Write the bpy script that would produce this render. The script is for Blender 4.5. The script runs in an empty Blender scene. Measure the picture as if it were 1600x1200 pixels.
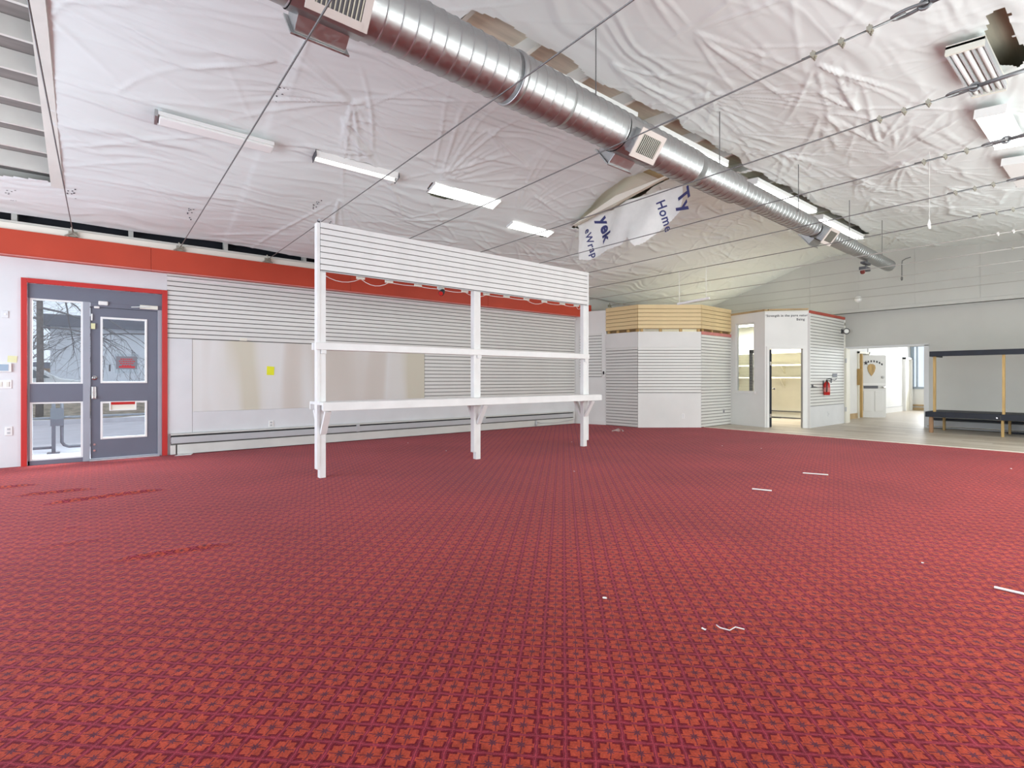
import bpy, math, random
import numpy as np
from mathutils import Vector, Matrix

random.seed(7)
rng = np.random.default_rng(7)
SC = bpy.context.scene
COL = SC.collection
PI = math.pi

# ------------------------------------------------------------------ camera
cam_d = bpy.data.cameras.new('camera')
cam_d.sensor_width = 36.0
cam_d.lens = 36.0 * 799.0 / 1600.0
cam_d.shift_y = -8.5 / 1600.0
cam_d.clip_start = 0.05
cam_d.clip_end = 400
cam = bpy.data.objects.new('camera', cam_d)
cam.location = (0, 0, 1.22)
cam.rotation_euler = (PI / 2, 0, math.radians(51.2 - 90.0))
COL.objects.link(cam)
SC.camera = cam

# ------------------------------------------------------------------ colour management
SC.view_settings.view_transform = 'Standard'
SC.view_settings.look = 'None'
SC.view_settings.exposure = -0.08
SC.view_settings.gamma = 1.0
SC.view_settings.use_curve_mapping = False
SC.cycles.use_denoising = True
SC.cycles.max_bounces = 10
SC.cycles.diffuse_bounces = 6
SC.cycles.transparent_max_bounces = 12
SC.cycles.sample_clamp_indirect = 6.0
SC.cycles.caustics_reflective = False
SC.cycles.caustics_refractive = False

# ------------------------------------------------------------------ world: flat overcast sky
W = bpy.data.worlds.new('overcast_sky')
SC.world = W
W.use_nodes = True
nt = W.node_tree
nt.nodes.clear()
wo = nt.nodes.new('ShaderNodeOutputWorld')
bg = nt.nodes.new('ShaderNodeBackground')
tc = nt.nodes.new('ShaderNodeTexCoord')
nz = nt.nodes.new('ShaderNodeTexNoise')
nz.inputs['Scale'].default_value = 2.2
nz.inputs['Detail'].default_value = 4
rp = nt.nodes.new('ShaderNodeValToRGB')
rp.color_ramp.elements[0].position = 0.3
rp.color_ramp.elements[0].color = (0.74, 0.82, 0.97, 1)
rp.color_ramp.elements[1].position = 0.7
rp.color_ramp.elements[1].color = (0.97, 0.98, 1.0, 1)
nt.links.new(tc.outputs['Generated'], nz.inputs['Vector'])
nt.links.new(nz.outputs['Fac'], rp.inputs['Fac'])
nt.links.new(rp.outputs['Color'], bg.inputs['Color'])
bg.inputs['Strength'].default_value = 1.35
nt.links.new(bg.outputs[0], wo.inputs[0])

# ------------------------------------------------------------------ window and door daylight, office lamp, added fill
def area(name, loc, rot, sx, sy, power, col, spread=PI):
    d = bpy.data.lights.new(name, 'AREA')
    d.shape = 'RECTANGLE'
    d.size, d.size_y = sx, sy
    d.energy = power
    d.color = col
    d.spread = spread
    o = bpy.data.objects.new(name, d)
    o.location = loc
    o.rotation_euler = rot
    COL.objects.link(o)
    return o

area('front_window_daylight', (-3.75, 4.6, 1.65), (0, -PI / 2, 0), 2.2, 8.0, 520, (0.78, 0.89, 1.0))
area('side_fill_light', (8.0, -0.82, 1.75), (PI / 2, 0, 0), 11.5, 2.2, 470, (0.95, 0.995, 0.965))  # unseen fill from the camera side, placed to even out the hall
area('door_daylight', (0.0, 10.55, 2.85), (math.radians(-52), 0, 0), 1.6, 0.8, 400, (0.82, 0.91, 1.0))
area('back_room_daylight', (24.3, 4.2, 1.7), (0, PI / 2, 0), 1.6, 2.6, 120, (0.92, 0.96, 1.0))
area('back_room_side_light', (19.5, 1.15, 1.6), (PI / 2, 0, 0), 4.0, 1.6, 105, (0.92, 0.96, 1.0))  # unseen light before the back room's windowless side wall
area('office_strip_lamp', (15.4, 7.4, 2.80), (0, 0, 0), 0.3, 2.6, 165, (1.0, 0.97, 0.88))

# ------------------------------------------------------------------ materials
def nodes_of(m):
    return m.node_tree.nodes, m.node_tree.links

def mat(name, col, rough=0.6, metal=0.0, noise=0.0, nscale=8.0, bump=0.0, bscale=40.0, spec=0.5, stretch=None, coat=0.0):
    m = bpy.data.materials.new(name)
    m.use_nodes = True
    N, L = nodes_of(m)
    b = N['Principled BSDF']
    b.inputs['Base Color'].default_value = (*col, 1)
    b.inputs['Roughness'].default_value = rough
    b.inputs['Metallic'].default_value = metal
    b.inputs['Specular IOR Level'].default_value = spec
    b.inputs['Coat Weight'].default_value = coat
    t = N.new('ShaderNodeTexCoord')
    mp = N.new('ShaderNodeMapping')
    L.new(t.outputs['Object'], mp.inputs['Vector'])
    if stretch:
        mp.inputs['Scale'].default_value = stretch
    if noise > 0:
        n = N.new('ShaderNodeTexNoise')
        n.inputs['Scale'].default_value = nscale
        n.inputs['Detail'].default_value = 5
        L.new(mp.outputs[0], n.inputs['Vector'])
        r = N.new('ShaderNodeValToRGB')
        r.color_ramp.elements[0].position = 0.3
        r.color_ramp.elements[1].position = 0.7
        r.color_ramp.elements[0].color = (*[c * (1 - noise) for c in col], 1)
        r.color_ramp.elements[1].color = (*[min(1, c * (1 + noise * 0.6)) for c in col], 1)
        L.new(n.outputs['Fac'], r.inputs['Fac'])
        L.new(r.outputs['Color'], b.inputs['Base Color'])
    if bump > 0:
        n2 = N.new('ShaderNodeTexNoise')
        n2.inputs['Scale'].default_value = bscale
        n2.inputs['Detail'].default_value = 4
        L.new(mp.outputs[0], n2.inputs['Vector'])
        bp = N.new('ShaderNodeBump')
        bp.inputs['Strength'].default_value = bump
        bp.inputs['Distance'].default_value = 0.01
        L.new(n2.outputs['Fac'], bp.inputs['Height'])
        L.new(bp.outputs[0], b.inputs['Normal'])
    return m

def emit(name, col, s):
    m = bpy.data.materials.new(name)
    m.use_nodes = True
    N, L = nodes_of(m)
    b = N['Principled BSDF']
    b.inputs['Base Color'].default_value = (0.8, 0.8, 0.8, 1)
    b.inputs['Emission Color'].default_value = (*col, 1)
    b.inputs['Emission Strength'].default_value = s
    return m

def glass(name, tint=(0.93, 0.96, 0.97), refl=0.07):
    m = bpy.data.materials.new(name)
    m.use_nodes = True
    N, L = nodes_of(m)
    N.remove(N['Principled BSDF'])
    out = N['Material Output']
    t = N.new('ShaderNodeBsdfTransparent')
    t.inputs[0].default_value = (*tint, 1)
    g = N.new('ShaderNodeBsdfGlossy')
    g.inputs['Roughness'].default_value = 0.02
    mx = N.new('ShaderNodeMixShader')
    mx.inputs[0].default_value = refl
    L.new(t.outputs[0], mx.inputs[1])
    L.new(g.outputs[0], mx.inputs[2])
    L.new(mx.outputs[0], out.inputs['Surface'])
    return m

M = {}
M['wall'] = mat('white_wall_paint', (0.74, 0.74, 0.72), 0.6, noise=0.05, nscale=1.5, bump=0.05, bscale=90)
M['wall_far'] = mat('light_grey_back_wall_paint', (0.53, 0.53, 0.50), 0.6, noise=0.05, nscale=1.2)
M['wall_cool'] = mat('pale_grey_wall_paint', (0.70, 0.71, 0.72), 0.6, noise=0.06, nscale=1.8)
M['slat'] = mat('white_slatwall_laminate', (0.72, 0.72, 0.69), 0.42, noise=0.03, nscale=2)
M['groove'] = mat('slatwall_groove', (0.13, 0.12, 0.11), 0.7, noise=0.15, nscale=6)
M['rack'] = mat('white_painted_lumber', (0.80, 0.80, 0.79), 0.42, noise=0.05, nscale=5, bump=0.08, bscale=30, stretch=(1, 1, 1))
M['red'] = mat('red_orange_paint', (0.50, 0.050, 0.018), 0.5, noise=0.10, nscale=1.3)
M['redtrim'] = mat('red_trim_paint', (0.52, 0.024, 0.02), 0.42, noise=0.08, nscale=3)
M['doorgrey'] = mat('grey_door_paint', (0.145, 0.155, 0.20), 0.5, noise=0.06, nscale=2)
M['alu'] = mat('anodised_aluminium', (0.62, 0.64, 0.67), 0.38, metal=0.6, noise=0.05, nscale=6)
M['chrome'] = mat('brushed_chrome', (0.75, 0.75, 0.74), 0.25, metal=1.0)
M['white'] = mat('white_plastic', (0.82, 0.82, 0.80), 0.4)
M['cream'] = mat('cream_paint', (0.80, 0.78, 0.68), 0.55, noise=0.04, nscale=2)
M['ivory'] = mat('ivory_plastic', (0.75, 0.74, 0.66), 0.4)
M['register'] = mat('beige_register_enamel', (0.60, 0.54, 0.50), 0.45)
M['black'] = mat('black_paint', (0.009, 0.012, 0.022), 0.6, noise=0.3, nscale=6)
M['blackrub'] = mat('black_rubber', (0.015, 0.015, 0.016), 0.6)
M['darkgrey'] = mat('dark_grey_metal', (0.10, 0.10, 0.11), 0.5, metal=0.4)
M['greymetal'] = mat('grey_heater_enamel', (0.50, 0.51, 0.52), 0.45, noise=0.06, nscale=2)
M['heater'] = mat('off_white_heater_enamel', (0.66, 0.66, 0.62), 0.42, noise=0.07, nscale=2.5)
M['pine'] = mat('pine_lumber', (0.52, 0.34, 0.13), 0.6, noise=0.28, nscale=5, stretch=(8, 8, 0.6))
M['pinedark'] = mat('stained_pine_lumber', (0.34, 0.19, 0.10), 0.6, noise=0.25, nscale=5, stretch=(8, 8, 0.6))
M['tanslat'] = mat('tan_slatwall_laminate', (0.74, 0.58, 0.32), 0.5, noise=0.08, nscale=3, stretch=(1, 1, 6))
M['tangroove'] = mat('tan_slatwall_groove', (0.22, 0.14, 0.06), 0.7)
M['tanwood'] = mat('raw_wood_plate', (0.45, 0.32, 0.17), 0.7, noise=0.2, nscale=4)
M['deck'] = mat('roof_deck_board', (0.66, 0.62, 0.50), 0.8, noise=0.2, nscale=3, stretch=(0.5, 4, 1))
M['deckdark'] = mat('darkened_roof_deck', (0.26, 0.235, 0.22), 0.85, noise=0.25, nscale=3, stretch=(0.5, 4, 1))  # deck colour darkened to offset strong window light over the entrance
M['mullion'] = mat('grey_mullion_paint', (0.34, 0.36, 0.41), 0.45, noise=0.05, nscale=4)
M['rafter'] = mat('white_painted_rafter', (0.70, 0.69, 0.64), 0.6, noise=0.08, nscale=3)
M['cable'] = mat('steel_cable', (0.20, 0.20, 0.20), 0.45, metal=0.6, noise=0.2, nscale=60)
M['cablegrey'] = mat('lighter_grey_cable', (0.40, 0.385, 0.36), 0.5)  # lighter grey than the nearer steel cables
M['cablewhite'] = mat('white_painted_cable', (0.70, 0.69, 0.66), 0.5)
M['clamp'] = mat('galvanised_clamp', (0.42, 0.40, 0.33), 0.4, metal=0.7)
M['turnbuckle'] = mat('galvanised_turnbuckle', (0.21, 0.215, 0.22), 0.45, metal=0.6)
M['extred'] = mat('red_enamel', (0.50, 0.012, 0.010), 0.3)
M['yellow'] = mat('yellow_sticky_paper', (0.80, 0.82, 0.03), 0.7)
M['paleyellow'] = mat('faded_yellow_paper', (0.72, 0.72, 0.42), 0.7)
M['paper'] = mat('white_paper', (0.80, 0.80, 0.78), 0.75, noise=0.04, nscale=9)
M['navy'] = mat('navy_print_ink', (0.035, 0.04, 0.16), 0.6)
M['ink'] = mat('dark_lettering_vinyl', (0.03, 0.03, 0.035), 0.6)
M['signgrey'] = mat('grey_sign_card', (0.20, 0.21, 0.24), 0.6)
M['signred'] = mat('red_sign_ink', (0.55, 0.03, 0.04), 0.6)
M['terracotta'] = mat('red_plate_paint', (0.42, 0.07, 0.045), 0.55, noise=0.15, nscale=4)
M['pinkplate'] = mat('faded_red_plate_paint', (0.62, 0.22, 0.20), 0.55, noise=0.15, nscale=4)
M['lamp'] = emit('lit_fluorescent_diffuser', (0.96, 1.0, 0.95), 4.5)
M['tube'] = emit('lit_fluorescent_tube', (1.0, 0.99, 0.95), 3.0)
M['officelamp'] = emit('lit_office_tube', (1.0, 0.95, 0.82), 9.0)
M['glass'] = glass('clear_window_glass')
M['asphalt'] = mat('grey_asphalt', (0.58, 0.59, 0.64), 0.9, noise=0.1, nscale=2, bump=0.2, bscale=60)
M['concrete'] = mat('pale_concrete_paving', (0.70, 0.70, 0.74), 0.9, noise=0.1, nscale=3)
M['bank'] = mat('leaf_litter_bank', (0.30, 0.25, 0.19), 0.95, noise=0.6, nscale=5, bump=0.6, bscale=12)
M['stucco'] = mat('white_stucco', (0.72, 0.75, 0.80), 0.8, noise=0.05, nscale=2)
M['slate'] = mat('grey_roofing', (0.15, 0.16, 0.20), 0.8, noise=0.1, nscale=3)
M['bark'] = mat('grey_brown_bark', (0.15, 0.13, 0.125), 0.9, noise=0.35, nscale=12)
M['twig'] = mat('bare_twig', (0.17, 0.165, 0.18), 0.9)
M['carpaint'] = mat('white_car_paint', (0.72, 0.75, 0.78), 0.25, coat=0.5)
M['carglass'] = mat('dark_car_glass', (0.12, 0.15, 0.17), 0.1)
M['tan_fence'] = mat('tan_brick_paint', (0.52, 0.36, 0.22), 0.8, noise=0.1, nscale=4)
M['pipe'] = mat('dark_pipe_paint', (0.10, 0.105, 0.12), 0.5)
M['winblue'] = mat('blue_grey_frame_paint', (0.30, 0.36, 0.42), 0.5)

# drywall patch panel with tape stripes and yellowed stains
def drywall_mat():
    m = mat('unpainted_drywall', (0.72, 0.69, 0.63), 0.75)
    N, L = nodes_of(m)
    b = N['Principled BSDF']
    t = N.new('ShaderNodeTexCoord')
    mp = N.new('ShaderNodeMapping')
    mp.inputs['Scale'].default_value = (1.0, 1, 0.12)
    n = N.new('ShaderNodeTexNoise')
    n.inputs['Scale'].default_value = 1.25
    n.inputs['Detail'].default_value = 1.5
    n.inputs['Roughness'].default_value = 0.4
    r = N.new('ShaderNodeValToRGB')
    e = r.color_ramp.elements
    e[0].position = 0.33
    e[0].color = (0.60, 0.55, 0.49, 1)
    e[1].position = 0.66
    e[1].color = (0.64, 0.61, 0.50, 1)
    k = r.color_ramp.elements.new(0.44)
    k.color = (0.66, 0.62, 0.57, 1)
    k = r.color_ramp.elements.new(0.50)
    k.color = (0.74, 0.74, 0.72, 1)
    k = r.color_ramp.elements.new(0.58)
    k.color = (0.72, 0.71, 0.67, 1)
    L.new(t.outputs['Object'], mp.inputs['Vector'])
    L.new(mp.outputs[0], n.inputs['Vector'])
    L.new(n.outputs['Fac'], r.inputs['Fac'])
    L.new(r.outputs['Color'], b.inputs['Base Color'])
    return m
M['drywall'] = drywall_mat()

def plastic_mat():
    m = mat('white_vapour_barrier_plastic', (0.745, 0.785, 0.775), 0.40, spec=0.5)
    N, L = nodes_of(m)
    b = N['Principled BSDF']
    t = N.new('ShaderNodeTexCoord')
    # slow swirl so the drawn folds change direction from bay to bay
    sw = N.new('ShaderNodeTexNoise')
    sw.inputs['Scale'].default_value = 0.42
    sw.inputs['Detail'].default_value = 2
    L.new(t.outputs['Object'], sw.inputs['Vector'])
    sv = N.new('ShaderNodeVectorMath')
    sv.operation = 'MULTIPLY_ADD'
    sv.inputs[1].default_value = (1.6, 1.6, 0.0)
    L.new(sw.outputs['Color'], sv.inputs[0])
    L.new(t.outputs['Object'], sv.inputs[2])

    def streak(rot, sx, sy, scale, detail):
        mp = N.new('ShaderNodeMapping')
        mp.inputs['Rotation'].default_value = (0, 0, rot)
        mp.inputs['Scale'].default_value = (sx, sy, 0.3)
        L.new(sv.outputs[0], mp.inputs['Vector'])
        n = N.new('ShaderNodeTexNoise')
        n.noise_type = 'RIDGED_MULTIFRACTAL'
        n.inputs['Scale'].default_value = scale
        n.inputs['Detail'].default_value = detail
        n.inputs['Roughness'].default_value = 0.5
        L.new(mp.outputs[0], n.inputs['Vector'])
        return n.outputs['Fac']
    a = streak(0.25, 0.28, 4.2, 1.5, 4)
    c = streak(-0.75, 0.40, 3.8, 1.4, 4)
    mk = N.new('ShaderNodeTexNoise')
    mk.inputs['Scale'].default_value = 0.5
    mk.inputs['Detail'].default_value = 1
    L.new(t.outputs['Object'], mk.inputs['Vector'])
    mr = N.new('ShaderNodeMapRange')
    mr.inputs['From Min'].default_value = 0.42
    mr.inputs['From Max'].default_value = 0.60
    L.new(mk.outputs['Fac'], mr.inputs['Value'])
    mx = N.new('ShaderNodeMix')
    L.new(mr.outputs[0], mx.inputs[0])
    L.new(a, mx.inputs[2])
    L.new(c, mx.inputs[3])
    bp = N.new('ShaderNodeBump')
    bp.inputs['Strength'].default_value = 1.0
    bp.inputs['Distance'].default_value = 0.045
    L.new(mx.outputs[0], bp.inputs['Height'])
    L.new(bp.outputs[0], b.inputs['Normal'])
    return m
M['plastic'] = plastic_mat()

def galv_mat():
    m = mat('galvanised_duct_metal', (0.47, 0.48, 0.48), 0.30, metal=1.0)
    N, L = nodes_of(m)
    b = N['Principled BSDF']
    t = N.new('ShaderNodeTexCoord')
    v = N.new('ShaderNodeTexVoronoi')
    v.inputs['Scale'].default_value = 38
    L.new(t.outputs['Object'], v.inputs['Vector'])
    r = N.new('ShaderNodeMapRange')
    r.inputs['To Min'].default_value = 0.34
    r.inputs['To Max'].default_value = 0.48
    L.new(v.outputs['Color'], r.inputs['Value'])
    L.new(r.outputs[0], b.inputs['Roughness'])
    return m
M['galv'] = galv_mat()

def carpet_mat():
    m = bpy.data.materials.new('red_patterned_carpet')
    m.use_nodes = True
    N, L = nodes_of(m)
    b = N['Principled BSDF']
    b.inputs['Roughness'].default_value = 0.9
    b.inputs['Specular IOR Level'].default_value = 0.12
    b.inputs['Sheen Weight'].default_value = 0.14
    b.inputs['Sheen Roughness'].default_value = 0.4
    b.inputs['Sheen Tint'].default_value = (1.0, 0.45, 0.55, 1)

    def math_(op, a, c=None, clamp=False):
        n = N.new('ShaderNodeMath')
        n.operation = op
        n.use_clamp = clamp
        for i, x in enumerate((a, c)):
            if x is None:
                continue
            if isinstance(x, (int, float)):
                n.inputs[i].default_value = x
            else:
                L.new(x, n.inputs[i])
        return n.outputs[0]
    t = N.new('ShaderNodeTexCoord')
    mp = N.new('ShaderNodeMapping')
    mp.inputs['Rotation'].default_value = (0, 0, math.radians(-45.5))
    mp.inputs['Scale'].default_value = (1 / 0.0975,) * 3
    L.new(t.outputs['Object'], mp.inputs['Vector'])
    wob = N.new('ShaderNodeTexNoise')
    wob.inputs['Scale'].default_value = 2.2
    wob.inputs['Detail'].default_value = 2
    L.new(mp.outputs[0], wob.inputs['Vector'])
    wm = N.new('ShaderNodeVectorMath')
    wm.operation = 'MULTIPLY_ADD'
    wm.inputs[1].default_value = (0.16, 0.16, 0.0)
    L.new(wob.outputs['Color'], wm.inputs[0])
    L.new(mp.outputs[0], wm.inputs[2])
    sx = N.new('ShaderNodeSeparateXYZ')
    L.new(wm.outputs[0], sx.inputs[0])
    fx = math_('SUBTRACT', math_('FRACT', sx.outputs[0]), 0.5)
    fy = math_('SUBTRACT', math_('FRACT', sx.outputs[1]), 0.5)
    a, c = math_('ABSOLUTE', fx), math_('ABSOLUTE', fy)
    mx, mn = math_('MAXIMUM', a, c), math_('MINIMUM', a, c)
    r2 = math_('ADD', math_('MULTIPLY', fx, fx), math_('MULTIPLY', fy, fy))
    rad = math_('SQRT', r2)
    ang = math_('ARCTAN2', fy, fx)
    pet = math_('ADD', math_('MULTIPLY', math_('COSINE', math_('MULTIPLY', ang, 8.0)), 0.045), 0.130)
    flower = math_('LESS_THAN', rad, pet)
    purple = math_('GREATER_THAN', mx, 0.432)
    dline = math_('MULTIPLY', math_('GREATER_THAN', mx, 0.447), math_('LESS_THAN', mx, 0.468))
    brk = math_('MULTIPLY', math_('MULTIPLY', math_('GREATER_THAN', mx, 0.345), math_('LESS_THAN', mx, 0.432)), math_('GREATER_THAN', mn, 0.10))
    cross = math_('MULTIPLY', math_('LESS_THAN', mn, 0.022), math_('LESS_THAN', mx, 0.40))

    def mix(fac, c0, c1):
        n = N.new('ShaderNodeMix')
        n.data_type = 'RGBA'
        L.new(fac, n.inputs[0])
        for s, x in ((6, c0), (7, c1)):
            if isinstance(x, tuple):
                n.inputs[s].default_value = (*x, 1)
            else:
                L.new(x, n.inputs[s])
        return n.outputs[2]
    fz = N.new('ShaderNodeTexNoise')
    fz.inputs['Scale'].default_value = 5
    fz.inputs['Detail'].default_value = 6
    fz.inputs['Roughness'].default_value = 0.75
    L.new(mp.outputs[0], fz.inputs['Vector'])
    col = mix(fz.outputs['Fac'], (0.27, 0.028, 0.018), (0.42, 0.070, 0.030))
    col = mix(brk, col, (0.125, 0.006, 0.012))
    col = mix(cross, col, (0.13, 0.018, 0.026))
    col = mix(flower, col, (0.105, 0.024, 0.038))
    col = mix(purple, col, (0.28, 0.034, 0.050))
    col = mix(dline, col, (0.11, 0.008, 0.018))
    # broad wear and soiling
    wr = N.new('ShaderNodeTexNoise')
    wr.inputs['Scale'].default_value = 0.7
    wr.inputs['Detail'].default_value = 5
    L.new(t.outputs['Object'], wr.inputs['Vector'])
    rr = N.new('ShaderNodeMapRange')
    rr.inputs['From Min'].default_value = 0.3
    rr.inputs['From Max'].default_value = 0.7
    rr.inputs['To Min'].default_value = 0.80
    rr.inputs['To Max'].default_value = 1.12
    L.new(wr.outputs['Fac'], rr.inputs['Value'])
    fine = N.new('ShaderNodeTexNoise')
    fine.inputs['Scale'].default_value = 160
    fine.inputs['Detail'].default_value = 2
    L.new(t.outputs['Object'], fine.inputs['Vector'])
    r3 = N.new('ShaderNodeMapRange')
    r3.inputs['To Min'].default_value = 0.55
    r3.inputs['To Max'].default_value = 1.45
    L.new(fine.outputs['Fac'], r3.inputs['Value'])
    vm = N.new('ShaderNodeVectorMath')
    vm.operation = 'SCALE'
    L.new(col, vm.inputs[0])
    tuft = N.new('ShaderNodeTexNoise')
    tuft.inputs['Scale'].default_value = 26
    tuft.inputs['Detail'].default_value = 4
    tuft.inputs['Roughness'].default_value = 0.7
    L.new(t.outputs['Object'], tuft.inputs['Vector'])
    r4 = N.new('ShaderNodeMapRange')
    r4.inputs['From Min'].default_value = 0.3
    r4.inputs['From Max'].default_value = 0.7
    r4.inputs['To Min'].default_value = 0.68
    r4.inputs['To Max'].default_value = 1.30
    L.new(tuft.outputs['Fac'], r4.inputs['Value'])
    L.new(math_('MULTIPLY', math_('MULTIPLY', rr.outputs[0], r3.outputs[0]), r4.outputs[0]), vm.inputs['Scale'])
    L.new(vm.outputs[0], b.inputs['Base Color'])
    bp = N.new('ShaderNodeBump')
    bp.inputs['Strength'].default_value = 0.5
    bp.inputs['Distance'].default_value = 0.006
    L.new(fine.outputs['Fac'], bp.inputs['Height'])
    L.new(bp.outputs[0], b.inputs['Normal'])
    return m
M['carpet'] = carpet_mat()

def plank_mat():
    m = mat('grey_beige_vinyl_plank', (0.46, 0.41, 0.34), 0.42)
    N, L = nodes_of(m)
    b = N['Principled BSDF']
    t = N.new('ShaderNodeTexCoord')
    oi = N.new('ShaderNodeObjectInfo')
    n = N.new('ShaderNodeTexNoise')
    n.inputs['Scale'].default_value = 3
    n.inputs['Detail'].default_value = 5
    mp = N.new('ShaderNodeMapping')
    mp.inputs['Scale'].default_value = (8, 1, 1)
    L.new(t.outputs['Object'], mp.inputs['Vector'])
    L.new(mp.outputs[0], n.inputs['Vector'])
    ad = N.new('ShaderNodeMath')
    ad.operation = 'MULTIPLY_ADD'
    ad.inputs[1].default_value = 0.5
    L.new(oi.outputs['Random'], ad.inputs[0])
    ml = N.new('ShaderNodeMath')
    ml.operation = 'MULTIPLY'
    ml.inputs[1].default_value = 0.6
    L.new(n.outputs['Fac'], ml.inputs[0])
    L.new(ml.outputs[0], ad.inputs[2])
    r = N.new('ShaderNodeValToRGB')
    r.color_ramp.elements[0].position = 0.15
    r.color_ramp.elements[0].color = (0.36, 0.30, 0.23, 1)
    r.color_ramp.elements[1].position = 0.8
    r.color_ramp.elements[1].color = (0.56, 0.50, 0.42, 1)
    L.new(ad.outputs[0], r.inputs['Fac'])
    L.new(r.outputs['Color'], b.inputs['Base Color'])
    return m
M['plank'] = plank_mat()

# ------------------------------------------------------------------ mesh helpers
class MB:
    def __init__(self):
        self.v, self.f = [], []

    def box(self, x0, x1, y0, y1, z0, z1):
        k = len(self.v)
        self.v += [(x0, y0, z0), (x1, y0, z0), (x1, y1, z0), (x0, y1, z0), (x0, y0, z1), (x1, y0, z1), (x1, y1, z1), (x0, y1, z1)]
        self.f += [tuple(k + i for i in q) for q in ((0, 3, 2, 1), (4, 5, 6, 7), (0, 1, 5, 4), (1, 2, 6, 5), (2, 3, 7, 6), (3, 0, 4, 7))]
        return self

    def beam(self, p, q, w, h, up=(0, 0, 1)):
        """box from p to q; w across, h along the up-ish direction"""
        p, q = Vector(p), Vector(q)
        d = (q - p).normalized()
        s = d.cross(Vector(up)).normalized()
        u = s.cross(d).normalized()
        s, u = s * w / 2, u * h / 2
        k = len(self.v)
        for c in (p, q):
            self.v += [tuple(c - s - u), tuple(c + s - u), tuple(c + s + u), tuple(c - s + u)]
        self.f += [tuple(k + i for i in g) for g in ((0, 3, 2, 1), (4, 5, 6, 7), (0, 1, 5, 4), (1, 2, 6, 5), (2, 3, 7, 6), (3, 0, 4, 7))]
        return self

    def wallbox(self, a, b, z0, z1, t0, t1, n):
        """slab over the plan segment a-b, from offset t0 to t1 along plan normal n"""
        k = len(self.v)
        for z in (z0, z1):
            for (px, py), t in ((a, t0), (b, t0), (b, t1), (a, t1)):
                self.v.append((px + n[0] * t, py + n[1] * t, z))
        self.f += [tuple(k + i for i in q) for q in ((0, 3, 2, 1), (4, 5, 6, 7), (0, 1, 5, 4), (1, 2, 6, 5), (2, 3, 7, 6), (3, 0, 4, 7))]
        return self

    def tube(self, pts, r, n=8, closed=False):
        pts = [Vector(p) for p in pts]
        k = len(self.v)
        m = len(pts)
        prev = None
        for i, p in enumerate(pts):
            if closed:
                d = pts[(i + 1) % m] - pts[i - 1]
            else:
                d = pts[min(i + 1, m - 1)] - pts[max(i - 1, 0)]
            d.normalize()
            if prev is None:
                a = d.orthogonal().normalized()
            else:
                a = (prev - d * prev.dot(d)).normalized()
            prev = a
            b = d.cross(a)
            rr = r[i] if isinstance(r, (list, tuple)) else r
            for j in range(n):
                t = 2 * PI * j / n
                self.v.append(tuple(p + (a * math.cos(t) + b * math.sin(t)) * rr))
        for i in range(m if closed else m - 1):
            for j in range(n):
                i2 = (i + 1) % m
                self.f.append((k + i * n + j, k + i * n + (j + 1) % n, k + i2 * n + (j + 1) % n, k + i2 * n + j))
        if not closed:
            self.f.append(tuple(k + j for j in reversed(range(n))))
            self.f.append(tuple(k + (m - 1) * n + j for j in range(n)))
        return self

    def lathe(self, c, axis, prof, n=24):
        """prof: (radius, distance along axis)"""
        c, d = Vector(c), Vector(axis).normalized()
        a = d.orthogonal().normalized()
        b = d.cross(a)
        k = len(self.v)
        for r, t in prof:
            for j in range(n):
                g = 2 * PI * j / n
                self.v.append(tuple(c + d * t + (a * math.cos(g) + b * math.sin(g)) * r))
        for i in range(len(prof) - 1):
            for j in range(n):
                self.f.append((k + i * n + j, k + i * n + (j + 1) % n, k + (i + 1) * n + (j + 1) % n, k + (i + 1) * n + j))
        self.f.append(tuple(k + j for j in reversed(range(n))))
        self.f.append(tuple(k + (len(prof) - 1) * n + j for j in range(n)))
        return self

    def prism(self, poly, off):
        """poly: 3-D points of a flat outline; extruded by vector off"""
        k, n = len(self.v), len(poly)
        off = Vector(off)
        self.v += [tuple(Vector(p)) for p in poly] + [tuple(Vector(p) + off) for p in poly]
        self.f.append(tuple(k + i for i in range(n)))
        self.f.append(tuple(k + n + i for i in reversed(range(n))))
        for i in range(n):
            j = (i + 1) % n
            self.f.append((k + i, k + n + i, k + n + j, k + j))
        return self

ORG = {}

def mesh_of(name, mb, m, smooth=False, shift=(0, 0, 0)):
    me = bpy.data.meshes.new(name)
    sx, sy, sz = shift
    me.from_pydata([(x - sx, y - sy, z - sz) for x, y, z in mb.v], [], mb.f)
    me.materials.append(m)
    if smooth:
        for p in me.polygons:
            p.use_smooth = True
    me.validate()
    me.update()
    return me

def tag(o, label=None, cat=None, group=None, kind=None):
    if label:
        o['label'] = label
    if cat:
        o['category'] = cat
    if group:
        o['group'] = group
    if kind:
        o['kind'] = kind
    return o

def obj(name, mb, m, parent=None, bevel=0.0, smooth=False, **kw):
    """links mb (world coordinates) as ONE mesh object, its origin at its thing's base"""
    if parent is not None:
        org = ORG[parent.name]
    else:
        xs, ys, zs = zip(*mb.v)
        org = ((min(xs) + max(xs)) / 2, (min(ys) + max(ys)) / 2, min(zs))
    o = bpy.data.objects.new(name, mesh_of(name, mb, m, smooth, org))
    COL.objects.link(o)
    if parent is not None:
        o.parent = parent
    else:
        o.location = org
    ORG[o.name] = org
    if bevel:
        bv = o.modifiers.new('edge', 'BEVEL')
        bv.width = bevel
        bv.segments = 2
        bv.limit_method = 'ANGLE'
    tag(o, **kw)
    return o

def thing(name, loc, label=None, cat=None, group=None, kind=None):
    o = bpy.data.objects.new(name, None)
    o.empty_display_size = 0.1
    o.location = loc
    COL.objects.link(o)
    ORG[o.name] = tuple(loc)
    return tag(o, label, cat, group, kind)

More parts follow.
